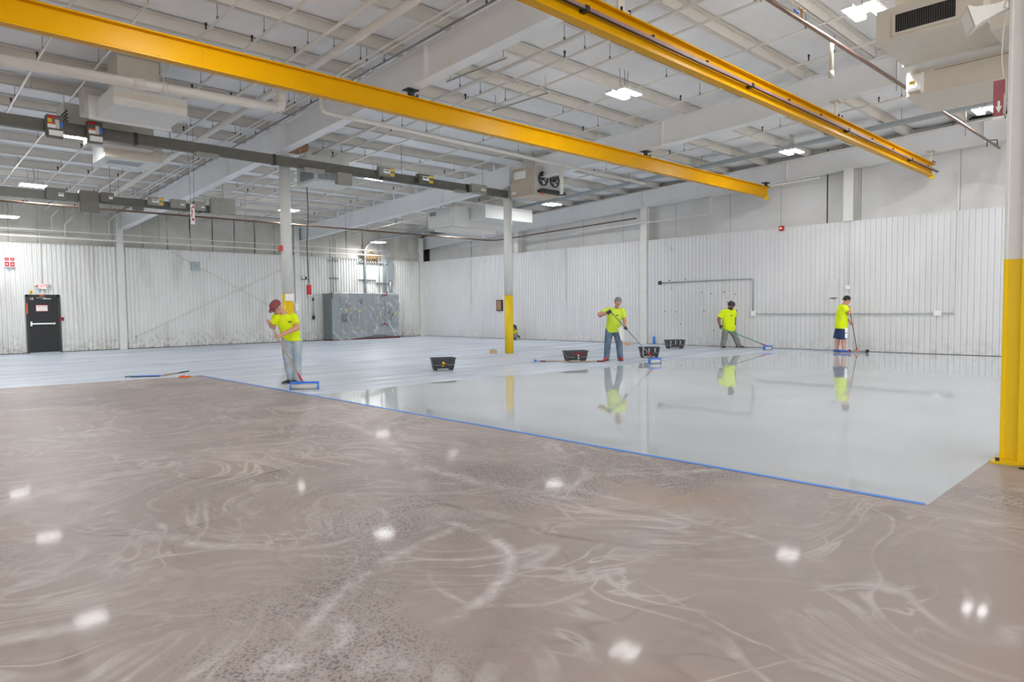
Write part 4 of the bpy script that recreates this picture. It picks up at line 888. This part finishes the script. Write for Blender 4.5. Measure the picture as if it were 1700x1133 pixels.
def roller_tool(name, top, bot, rdir, label, wid=.46, polem='steel', roll='roller', frame='blue', r=.05, ferr='red'):
    """pole from top to bot (world), roller axis along rdir on the floor"""
    t = thing(name, (bot[0], bot[1], 0), label, 'paint roller'); o = Vector((bot[0], bot[1], 0)); T, B = Vector(top)-o, Vector(bot)-o
    ax = Vector(rdir).normalized()*wid/2; pd = (B-T).normalized()
    part('pole', polem, t, lambda b_: b_.cyl(T, B-pd*.12, .0135, 10)); part('ferrule', ferr, t, lambda b_: b_.cyl(B-pd*.2, B, .019, 10))
    fwd = Vector((pd.x, pd.y, 0)).normalized(); c = B+fwd*.06; c.z = .004+r
    part('roller_sleeve', roll, t, lambda b_: b_.cyl(c-ax, c+ax, r, 16))
    def fr(b_):
        a0, a1 = c-ax*1.02+Vector((0, 0, r+.012)), c+ax*1.02+Vector((0, 0, r+.012))
        b_.hexa([a0-fwd*.035, a1-fwd*.035, a1+fwd*.03, a0+fwd*.03], [p+Vector((0, 0, .035)) for p in (a0-fwd*.035, a1-fwd*.035, a1+fwd*.03, a0+fwd*.03)])
        for s in (-1.03, 1.03): b_.cyl(c+ax*s-ax.normalized()*.008, c+ax*s+ax.normalized()*.008, r+.012, 10)
    part('roller_frame', frame, t, fr)
    part('socket', frame, t, lambda b_: b_.cyl(B, c+Vector((0, 0, r+.03)), .02, 8))
    return t

# ------------------------------------------------------------------ people
DG = lambda: bpy.context.evaluated_depsgraph_get()
def fuse(name, b_, m_, parent, voxel=.012, smooth=6):
    """join lofts into one continuous skin"""
    me = b_.mesh(name, m_); o = obj(name, me); md = o.modifiers.new('r', 'REMESH'); md.mode = 'VOXEL'; md.voxel_size = voxel; md.use_smooth_shade = True
    sm = o.modifiers.new('s', 'SMOOTH'); sm.iterations = smooth; sm.factor = .5
    bpy.context.view_layer.update()
    ne = bpy.data.meshes.new_from_object(o.evaluated_get(DG())); ne.name = name
    bpy.data.objects.remove(o); ne.materials.clear(); ne.materials.append(M[m_])
    return obj(name, ne, parent)
V = Vector
def limb(b_, pts, rs, n=12):
    P = [V(p) for p in pts]
    # densify so that joints round off
    Q, R = [], []
    for i in range(len(P)-1):
        for k in range(4): Q.append(P[i].lerp(P[i+1], k/4)); R.append(rs[i]+(rs[i+1]-rs[i])*k/4)
    Q.append(P[-1]); R.append(rs[-1]); b_.tube(Q, R, n)
    for p, r in zip(P, rs): b_.ball(p, r, 10, 6)
def frame(f, u):
    f = V(f).normalized(); x = f.cross(V(u)).normalized(); u_ = x.cross(f)
    return Matrix((x, f, u_)).transposed()
def hand_on(b_, h, wrist, pole, r=.016):
    """palm, four curled fingers and a thumb closed round a pole at h"""
    h, wrist, p = V(h), V(wrist), V(pole).normalized()
    u = (wrist-h); u = (u-p*u.dot(p)).normalized(); v = p.cross(u)
    c = h; b_.tube([wrist, h+u*.07, h+u*.035], [.026, .034, .03], 10); b_.ball(h+u*.045, (.042, .042, .036), 10, 6)
    R = r+.011
    for k in range(4):
        off = p*(-.033+.022*k); ln = (200, 235, 225, 190)[k]
        arc = [c+off+(u*math.cos(a)+v*math.sin(a))*(R+.012*(1-min(1, i/2))) for i, a in enumerate([math.radians(15+ln*j/6) for j in range(7)])]
        b_.tube(arc, [.0105, .0105, .0105, .01, .0095, .009, .008], 7)
    arc = [c-p*.045+(u*math.cos(a)-v*math.sin(a))*(R+.004) for a in [math.radians(20+32*j) for j in range(5)]]
    b_.tube([h+u*.05-p*.03]+arc, [.014, .013, .012, .0115, .011, .01], 7)
def hand_free(b_, h, wrist, n):
    h, wrist = V(h), V(wrist); d = (h-wrist).normalized(); n = V(n); n = (n-d*n.dot(d)).normalized(); s = d.cross(n)
    b_.tube([wrist, wrist.lerp(h, .5), h], [.026, .03, .034], 10); b_.ball(h, (.036, .036, .036), 10, 6)
    for k in range(4):
        o = h+s*(-.03+.02*k); ln = (.062, .074, .07, .055)[k]
        b_.tube([o, o+d*ln*.45+n*.006, o+d*ln*.8+n*.022, o+d*ln+n*.042], [.0105, .01, .0095, .008], 7)
    b_.tube([h-d*.03-s*.03, h-s*.05+n*.012, h+d*.03-s*.052+n*.026], [.013, .0115, .009], 7)

def person(loc, label, J, look, shirtm='hivis', legm='jean', skin='skin', shoem='shoeblk', shorts=False, gloves=False, hat=None, hair=None, beard=False, glasses=False,
           pole=None, face_up=(0, 0, 1), build=1., name='person', shoe_dirs=None):
    t = thing(name, loc, label, 'person', CR, 'floor coating crew')
    g = lambda k: V(J[k])
    shL, shR, hL, hR = g('shL'), g('shR'), g('hipL'), g('hipR')
    ch = (shL+shR)/2; pv = (hL+hR)/2; wa = (shR-shL).normalized(); wh = (hR-hL).normalized()
    sp = (ch-pv).normalized()
    def rg(f, a, c, push=0.):
        ctr = pv.lerp(ch, f); w_ = wh.lerp(wa, max(0, min(1, f))).normalized(); dd = w_.cross(sp).normalized()
        return (ctr+dd*push, w_*a*build, dd*c*build)
    hd = g('head'); nk = g('neck'); HS = 1.14; lk = V(look).normalized(); Fm = frame(lk, face_up)*HS
    # --- body: one continuous surface
    b = MB()
    b.loft([rg(-.12, .13, .10), rg(0, .155, .115), rg(.3, .135, .10), rg(.6, .155, .11), rg(.85, .165, .105), rg(1., .11, .07)], 16)
    limb(b, [ch, nk, hd-lk*.01], [.085, .062, .056])
    b.ball(hd+Fm @ V((0, -.006, .03)), (.077, .097, .095), 16, 12, Fm); b.ball(hd+Fm @ V((0, .022, -.045)), (.058, .068, .066), 14, 10, Fm)
    b.ball(hd+Fm @ V((0, .05, -.088)), (.03, .028, .022), 10, 6, Fm)
    b.tube([hd+Fm @ V((0, .085, .022)), hd+Fm @ V((0, .108, -.018))], [.009, .016], 8)
    for s in (-1, 1): b.ball(hd+Fm @ V((s*.079, -.005, -.005)), (.011, .022, .032), 8, 6, Fm)
    b.ball(hd+Fm @ V((0, .088, -.052)), (.022, .01, .008), 8, 5, Fm)
    hg = MB()
    for s, kk in ((shL, 'L'), (shR, 'R')):
        el, ha = g('el'+kk), g('ha'+kk)
        wr_ = el.lerp(ha, 1-.085/max(.12, (ha-el).length))
        limb(b, [s, s.lerp(el, .5), el, el.lerp(wr_, .35), wr_], [.064, .058*build, .05*build, .05*build, .032])
        tgt = hg if gloves else b
        if pole and J.get('hold'+kk, True): hand_on(tgt, ha, wr_, pole)
        else: hand_free(tgt, ha, wr_, J.get('palm'+kk, (0, -1, 0)))
        if gloves: hg.tube([el.lerp(wr_, .8), wr_, wr_.lerp(ha, .3)], [.036, .033, .033], 10)
    for kk in 'LR':
        h_, kn, an = g('hip'+kk), g('kn'+kk), g('an'+kk)
        limb(b, [h_, h_.lerp(kn, .5), kn, kn.lerp(an, .35), an], [.085*build, .08*build, .06*build, .068*build, .04])
        toe = V(J['toe'+kk]); dt = V((toe.x-an.x, toe.y-an.y, 0)).normalized(); limb(b, [an+V((0, 0, -.01)), an+dt*.05-V((0, 0, .03)), an+dt*.11-V((0, 0, .045))], [.036, .032, .022])
    fuse('body', b, skin, t, .011, 4)
    if gloves: fuse('glove', hg, 'glove', t, .009, 2)
    # --- T-shirt
    b = MB()
    b.loft([rg(-.12, .205, .155), rg(.05, .2, .155), rg(.35, .192, .148), rg(.65, .2, .145), rg(.88, .2, .13), rg(1.0, .185, .105), rg(1.1, .12, .085), rg(1.17, .075, .068)], 20)
    for s, kk in ((shL, 'L'), (shR, 'R')):
        el = g('el'+kk); b.ball(s, .088*build, 12, 8); b.tube([s, s.lerp(el, .35), s.lerp(el, .72)], [.09*build, .088*build, .086*build], 14)
    sh = fuse('t_shirt', b, shirtm, t, .014, 5)
    dd = wa.cross(sp).normalized(); fd = dd if dd.dot(lk) > 0 else -dd
    lp = pv.lerp(ch, .78)+fd*.137*build+wa*.05
    part('chest_logo', 'dark', sh, lambda b_: b_.hexa([lp-wa*.035-sp*.012, lp+wa*.035-sp*.012, lp+wa*.035+sp*.012, lp-wa*.035+sp*.012], [q+fd*.012 for q in (lp-wa*.035-sp*.012, lp+wa*.035-sp*.012, lp+wa*.035+sp*.012, lp-wa*.035+sp*.012)]))
    # --- trousers or shorts
    b = MB(); b.loft([rg(-.2, .155, .12), rg(-.1, .172, .13), rg(.02, .172, .128), rg(.14, .16, .12)], 18)
    for kk in 'LR':
        h_, kn, an = g('hip'+kk), g('kn'+kk), g('an'+kk)
        if shorts: b.tube([h_, h_.lerp(kn, .5), h_.lerp(kn, 1.0)], [.105*build, .118*build, .12*build], 14); b.ball(h_, .1*build, 12, 8)
        else: limb(b, [h_, h_.lerp(kn, .5), kn, kn.lerp(an, .5), an+V((0, 0, .0))], [.112*build, .104*build, .09*build, .086*build, .08*build])
    tr = fuse('shorts' if shorts else 'trousers', b, legm, t, .014, 4)
    if shorts:
        for z in (-.08, -.25): part('side_stripe', 'signw', tr, lambda b_: b_.box(pv+V((.01, -.232, z-.1)), pv+V((.09, -.2, z+.05))))
    # --- shoes
    for kk in 'LR':
        an, toe = g('an'+kk), V(J['toe'+kk]); a = V((an.x, an.y, 0)); d = V((toe.x-an.x, toe.y-an.y, 0))
        d = d.normalized() if d.length > .02 else V((0, -1, 0)); s_ = V((-d.y, d.x, 0)); zz = V((0, 0, 1)); base = V((0, 0, an.z-.085))
        R = lambda f, w_, z0, z1: (a+base+d*f*1.14+zz*((z0+z1)/2), s_*w_*1.18, zz*((z1-z0)/2))
        S = MB(); S.loft([R(-.085, .02, .02, .06), R(-.07, .036, .012, .10), R(-.02, .042, .012, .115), R(.04, .043, .012, .10), R(.1, .047, .012, .075), R(.155, .042, .012, .06), R(.185, .02, .015, .04)], 14)
        so = S.build('shoe', shoem, t)
        S = MB(); S.loft([R(-.09, .022, 0, .018), R(-.07, .042, 0, .02), R(.05, .046, 0, .02), R(.12, .051, 0, .02), R(.17, .044, 0, .02), R(.195, .02, 0, .018)], 14); S.build('sole', 'sole' if shoem != 'redshoe' else 'shoeblk', so)
        if shoem == 'shoeblk': S = MB(); S.tube([R(.05, .0, .09, .1)[0]-s_*.03, R(.06, 0, .1, .105)[0], R(.05, 0, .09, .1)[0]+s_*.03], .012, 6); S.build('laces', 'tan', so)
        if shoem == 'blueshoe': S = MB(); S.loft([R(.08, .049, .02, .085), R(.13, .047, .02, .07)], 12); S.build('red_patch', 'red', so)
    # --- head details
    for s in (-1, 1):
        part('eye', 'black', t, lambda b_: b_.ball(hd+Fm @ V((s*.031, .084, .016)), (.012, .008, .006), 8, 5, Fm))
        part('eyebrow', 'darkhair' if hair != 'greyhair' else 'greyhair', t, lambda b_: b_.ball(hd+Fm @ V((s*.032, .088, .036)), (.02, .006, .005), 8, 4, Fm))
    if hair:
        S = MB(); n, m_ = 22, 14
        vs = []; fs = []
        for k in range(m_+1):
            ph = PI*k/m_
            for i in range(n):
                a = 2*PI*i/n; q = V((math.sin(ph)*math.cos(a), math.sin(ph)*math.sin(a), math.cos(ph))); rr = 1+.05*noise.noise(q*4)
                vs.append(hd+Fm @ (V((0, -.012, .03))+V((q.x*.087, q.y*.108, q.z*.108))*rr))
        for k in range(m_):
            for i in range(n):
                ph = PI*(k+.5)/m_; a = 2*PI*(i+.5)/n; qy, qz = math.sin(ph)*math.sin(a), math.cos(ph)
                if qz > .42 or (qy < .25 and qz > -.15) or (qy < -.25 and qz > -.62): fs.append((k*n+i, (k+1)*n+i, (k+1)*n+(i+1) % n, k*n+(i+1) % n))
        S.add(vs, fs, True); S.build('hair', hair, t)
    if hat:
        S = MB(); c0 = hd+Fm @ V((0, -.008, .035))
        rings = [(c0+Fm @ V((0, 0, z)), Fm @ V((.09*k, 0, 0)), Fm @ V((0, .112*k, 0))) for z, k in ((0, 1.), (.035, .99), (.065, .9), (.088, .7), (.1, .4), (.104, .08))]
        S.loft(rings, 20); H = S.build('cap', hat[0], t)
        sg = hat[1]; S = MB(); P = []
        for i in range(9):
            a = PI*i/8; P.append(c0+Fm @ V((.078*math.cos(a), sg*(.085+.085*math.sin(a)), .004-.018*math.sin(a))))
        S.prism(P, Fm @ V((0, 0, .008))); S.build('brim', hat[0], H)
    if beard:
        part('beard', 'darkhair', t, lambda b_: (b_.ball(hd+Fm @ V((0, .03, -.072)), (.06, .068, .048), 14, 8, Fm)))
    if glasses:
        part('glasses', 'black', t, lambda b_: [b_.tube([hd+Fm @ V((s*.033+.023*math.cos(a*PI/6), .099, .014+.018*math.sin(a*PI/6))) for a in range(13)], .0035, 5, False) for s in (-1, 1)]+[b_.tube([hd+Fm @ V((s*.056, .098, .016)), hd+Fm @ V((s*.08, .0, .01))], .003, 5) for s in (-1, 1)])
    return t

def PX(px0, py0, s):
    return lambda px, py, d=0.: ((px-px0)*s, d, (py0-py)*s)
def toworld(loc, p):
    c, s = math.cos(CR), math.sin(CR); return (loc[0]+p[0]*c-p[1]*s, loc[1]+p[0]*s+p[1]*c, loc[2]+p[2])
RDIR = lambda a: (math.cos(CR+a), math.sin(CR+a), 0)

# worker 1: maroon cap, leaning over a wide roller at the tape
L1 = (6.3, 13.05, .0015); q = PX(480, 638.5, .01223)
pt, pb = q(452, 531, -.34), (.52, -1.0, 0); lerp = lambda a, b, f: tuple(V(a).lerp(V(b), f))
J = dict(head=q(463, 511.5, -.2), neck=q(468.5, 518, -.1), shL=q(460, 526, -.12), shR=q(484, 527, .02), elL=q(453, 543, -.12), elR=q(493.5, 545, -.12), haL=lerp(pt, pb, .035), haR=lerp(pt, pb, .255),
         hipL=q(473, 562, -.02), hipR=q(489, 562, .06), knL=q(473.5, 592, -.04), knR=q(488.5, 592, .03), anL=(q(477, 630, .05)[0], .05, .085), anR=(q(489.5, 632, .0)[0], -.02, .085), toeL=q(462, 636, -.16), toeR=q(478, 640, -.2))
person(L1, 'worker in maroon cap and lime shirt leaning over a wide roller at the blue tape', J, (-.45, -.62, -.64), 'hivis', 'jeanlt', hat=('maroon', 1), glasses=True, pole=V(pb)-V(pt), face_up=(0, 0, 1))
roller_tool('floor_roller', toworld(L1, pt), toworld(L1, (pb[0], pb[1], .15)), RDIR(.1), 'wide blue framed roller on a wooden pole held by the capped worker', .5, 'wood')
# worker 2: grey hair, gloves
L2 = (15.05, 11.6, .0015); q = PX(1019, 600, .01677)
pt, pb = q(1010.5, 516.5, -.36), (.88, -1.12, .1)
J = dict(head=q(1026.5, 504, -.14), neck=q(1025, 513, -.05), shL=q(1011, 516.5, -.02), shR=q(1034.5, 518, -.02), elL=q(997, 523.5, -.14), elR=q(1038.5, 534, -.06), haL=lerp(pt, pb, .02), haR=lerp(pt, pb, .38),
         hipL=q(1013.5, 549, 0), hipR=q(1025.5, 549, 0), knL=q(1010, 571, -.06), knR=q(1029, 572, -.06), anL=(q(1009, 0)[0], .02, .085), anR=(q(1031.5, 0)[0], .0, .085), toeL=q(1003, 600, -.16), toeR=q(1032.5, 600, -.2))
person(L2, 'grey haired worker in lime shirt, blue jeans and red shoe covers', J, (.18, -.72, -.55), 'hivis2', 'jean', shoem='redshoe', gloves=True, hair='greyhair', pole=V(pb)-V(pt), build=1.04)
roller_tool('floor_roller', toworld(L2, pt), toworld(L2, (pb[0], pb[1], .15)), RDIR(.25), 'blue framed roller on a dark pole held by the grey haired worker', .3, 'steel')
t = thing('rag', toworld(L2, q(1030.5, 545, -.24)), 'white rag hanging from the grey haired worker\'s pocket', 'rag', CR)
b_ = MB(); vs = []
for k in range(9):
    for j in range(5):
        u, vv = j/4, k/8; w_ = .075*(1-.55*vv)+.015
        vs.append(((u-.5)*2*w_+.05*vv, -.025*math.sin(u*7+vv*2)+.03*vv, .02-.36*vv-.05*abs(u-.5)))
b_.add(vs, [(k*5+j, k*5+j+1, (k+1)*5+j+1, (k+1)*5+j) for k in range(8) for j in range(4)], True); b_.build('cloth', 'cloth', t)
# worker 3: beard, backward cap
L3 = (22.0, 11.8, .0015); q = PX(1212, 579, .0212)
pt, pb = q(1193.5, 544.5, -.1), (.8, -1.25, .1)
J = dict(head=q(1212, 508.5, -.1), neck=q(1209.5, 515, -.02), shL=q(1200.5, 519, .0), shR=q(1217.5, 518.5, .0), elL=q(1193.5, 531.5, .05), elR=q(1220.3, 530.5, .06), haL=lerp(pt, pb, .02), haR=q(1221, 539.5, .04), holdR=False, palmR=(-1, 0, 0),
         hipL=q(1205.5, 547.5, 0), hipR=q(1214.5, 547.5, 0), knL=q(1202, 562, -.05), knR=q(1221, 562, -.04), anL=(q(1200, 0)[0], .0, .085), anR=(q(1227.5, 0)[0], .06, .085), toeL=q(1200.5, 578, -.2), toeR=q(1235, 578, -.04), belly=0.)
person(L3, 'bearded worker in backward cap and grey trousers, feet wide apart', J, (.6, -.55, -.5), 'hivis', 'greyp', skin='skin2', gloves=True, hat=('greycap', -1), hair='darkhair', beard=True, pole=V(pb)-V(pt), build=1.12)
roller_tool('floor_roller', toworld(L3, pt), toworld(L3, (pb[0], pb[1], .15)), RDIR(.2), 'small blue roller on a teal pole held by the bearded worker', .26, 'green')
# worker 4: shorts, side view
L4 = (21.75, 7.95, .003); q = PX(1397, 586.5, .0186)
pt, pb = q(1407, 511, -.1), q(1419.5, 580, -.1)
J = dict(head=q(1403.2, 500, -.05), neck=q(1399.5, 507, -.02), shL=q(1396.5, 512, -.17), shR=q(1398.5, 512, .16), elL=q(1402, 520.5, -.25), elR=q(1405, 527, .18), haL=lerp(pt, pb, .005), haR=lerp(pt, pb, .4),
         hipL=q(1395.5, 543, -.09), hipR=q(1396.5, 543, .09), knL=q(1397.5, 563.5, -.1), knR=q(1393, 563.5, .1), anL=(q(1398, 0)[0], -.12, .085), anR=(q(1391.5, 0)[0], .1, .085), toeL=q(1406, 586, -.2), toeR=q(1400, 586, .08), belly=0.)
person(L4, 'worker in navy shorts and bright sneakers seen from the side at the right wall', J, (.8, .05, -.58), 'hivis', 'navy', shoem='blueshoe', shorts=True, hair='darkhair', pole=V(pb)-V(pt), build=1.12)
bw = toworld(L4, (pb[0], pb[1], 0)); tw = toworld(L4, pt)
t = thing('floor_squeegee', (bw[0], bw[1], 0.003), 'wide grey floor squeegee with black ends held by the worker in shorts', 'squeegee', CR-.08)
tl = V((pt[0]-pb[0], pt[1]-pb[1], pt[2]))
part('pole', 'brown', t, lambda b_: b_.cyl(tl, (0, 0, .13), .013, 8)); part('ferrule', 'dkred', t, lambda b_: b_.cyl((0, 0, .16), (0, 0, .1), .02, 8)); part('socket', 'orange', t, lambda b_: (b_.box((-.05, -.03, .05), (.05, .03, .1))))
part('blade', 'cabinet', t, lambda b_: (b_.box((-.22, -.04, 0), (.28, .04, .06)))); 
for x in (-.24, .29): part('end_cap', 'black', t, lambda b_: b_.cyl((x-.03, -.055, .055), (x+.03, -.055, .055), .05, 12))
# worker 5: crouching behind the middle column
L5 = (22.0, 22.85, .0015); q = PX(850, 563, .0272)
J = dict(head=q(853, 542.5, -.05), neck=q(852, 545, .0), shL=q(844, 546.5, .0), shR=q(855, 546.5, .05), elL=q(839.5, 552, -.1), elR=q(858, 552, .02), haL=q(839.5, 558.5, -.2), haR=q(861, 557.5, .05), holdL=False, holdR=False,
         hipL=q(845.5, 556, .12), hipR=q(851.5, 556, .16), knL=q(844, 554, -.28), knR=q(855.5, 557, -.18), anL=(q(845, 0)[0], -.02, .085), anR=(q(853.5, 0)[0], .05, .085), toeL=q(843, 563, -.2), toeR=q(856, 563, -.12))
person(L5, 'worker crouching at the right wall, mostly hidden by the middle column', J, (.7, -.3, -.6), 'hivis', 'greyp', gloves=True, hat=('greycap', 1), pole=None)

# ------------------------------------------------------------------ loose floor things
def floorpole(a, c, label, extra):
    t = thing('spare_roller_pole', (a[0], a[1], 0), label, 'pole'); d = V((c[0]-a[0], c[1]-a[1], 0)); u = d.normalized()
    extra(t, d, u); return t
t = thing('spare_roller_pole', (13.3, 12.75, .0015), 'spare pole with a small roller end lying behind the red dripped bucket', 'pole', CR)
part('pole', 'wood', t, lambda b_: b_.cyl((0.15, 0, .03), (1.75, -.18, .03), .014, 8)); part('grip', 'dkred', t, lambda b_: (b_.cyl((.02, .01, .03), (.16, 0, .03), .02, 8))); part('end_grip', 'dkred', t, lambda b_: b_.cyl((1.55, -.16, .03), (1.75, -.18, .03), .022, 8))
part('roller_end', 'blue', t, lambda b_: (b_.cyl((-.12, -.04, .05), (-.1, .08, .05), .03, 8), b_.cyl((-.1, .02, .04), (.04, .01, .03), .01, 6))); part('sleeve', 'roller', t, lambda b_: b_.cyl((-.2, -.07, .05), (-.17, .1, .05), .045, 12))
t = thing('floor_tool', (4.35, 17.33, .0015), 'blue flat floor tool with bent handle lying at the left primer edge', 'floor tool', -.6)
part('blade', 'blue', t, lambda b_: b_.box((.12, -.05, .0), (.72, .06, .03))); part('bracket', 'dark', t, lambda b_: b_.tube([(-.02, -.06, .015), (.03, 0, .02), (.14, 0, .02)], .012, 6)); part('edge', 'dark', t, lambda b_: b_.box((.1, -.062, 0), (.72, -.05, .02)))
t = thing('spare_pole', (5.0, 16.95, .0015), 'short wooden pole lying beside the blue floor tool', 'pole', .75); part('shaft', 'wood', t, lambda b_: b_.cyl((0, 0, .015), (.7, 0, .015), .015, 8)); part('tip', 'dark', t, lambda b_: b_.cyl((.7, 0, .015), (1.15, 0, .015), .014, 8))
t = thing('orange_clamp', (5.22, 16.2, 0), 'small orange tool on the bare concrete near the tape end', 'tool', -.75)
part('body', 'orange', t, lambda b_: (b_.box((-.1, -.03, 0), (.06, .03, .035)),)); part('grip', 'orange', t, lambda b_: b_.tube([(.06, 0, .02), (.12, .02, .03), (.16, 0, .02)], .016, 6)); part('trigger', 'orange', t, lambda b_: b_.box((-.03, -.05, 0), (.01, .05, .05)))
for loc, lb, sx in (((15.1, 16.6, .0015), 'small cardboard box on the primer left of the middle column', .11), ((21.43, 15.85, .0015), 'low cardboard box by the wall behind the grey haired worker', .13)):
    t = thing('cardboard_box', loc, lb, 'box', CR+.2)
    part('body', 'cardboard', t, lambda b_: b_.box((-sx, -.1, 0), (sx, .1, .1))); part('flap', 'cardboard', t, lambda b_: b_.hexa([(-sx, -.1, .1), (sx*.2, -.1, .1), (sx*.2, -.12, .13), (-sx, -.12, .13)], [(-sx, -.095, .1), (sx*.2, -.095, .1), (sx*.2, -.115, .135), (-sx, -.115, .135)])); part('print', 'dark', t, lambda b_: b_.box((-sx*.5, -.06, .1), (sx*.1, .06, .103)))
t = thing('strap_roll', (7.5, 1.06, 0), 'purple and black rolled strap at the foot of the right column', 'strap', .3)
part('roll', 'purple', t, lambda b_: b_.cyl((0, -.04, .05), (0, .04, .05), .05, 16)); part('core', 'black', t, lambda b_: b_.cyl((0, -.05, .05), (0, .05, .05), .03, 12)); part('buckle', 'black', t, lambda b_: b_.tube([(-.02, .05, .012), (-.04, .09, .012), (-.02, .13, .012)], .008, 6))
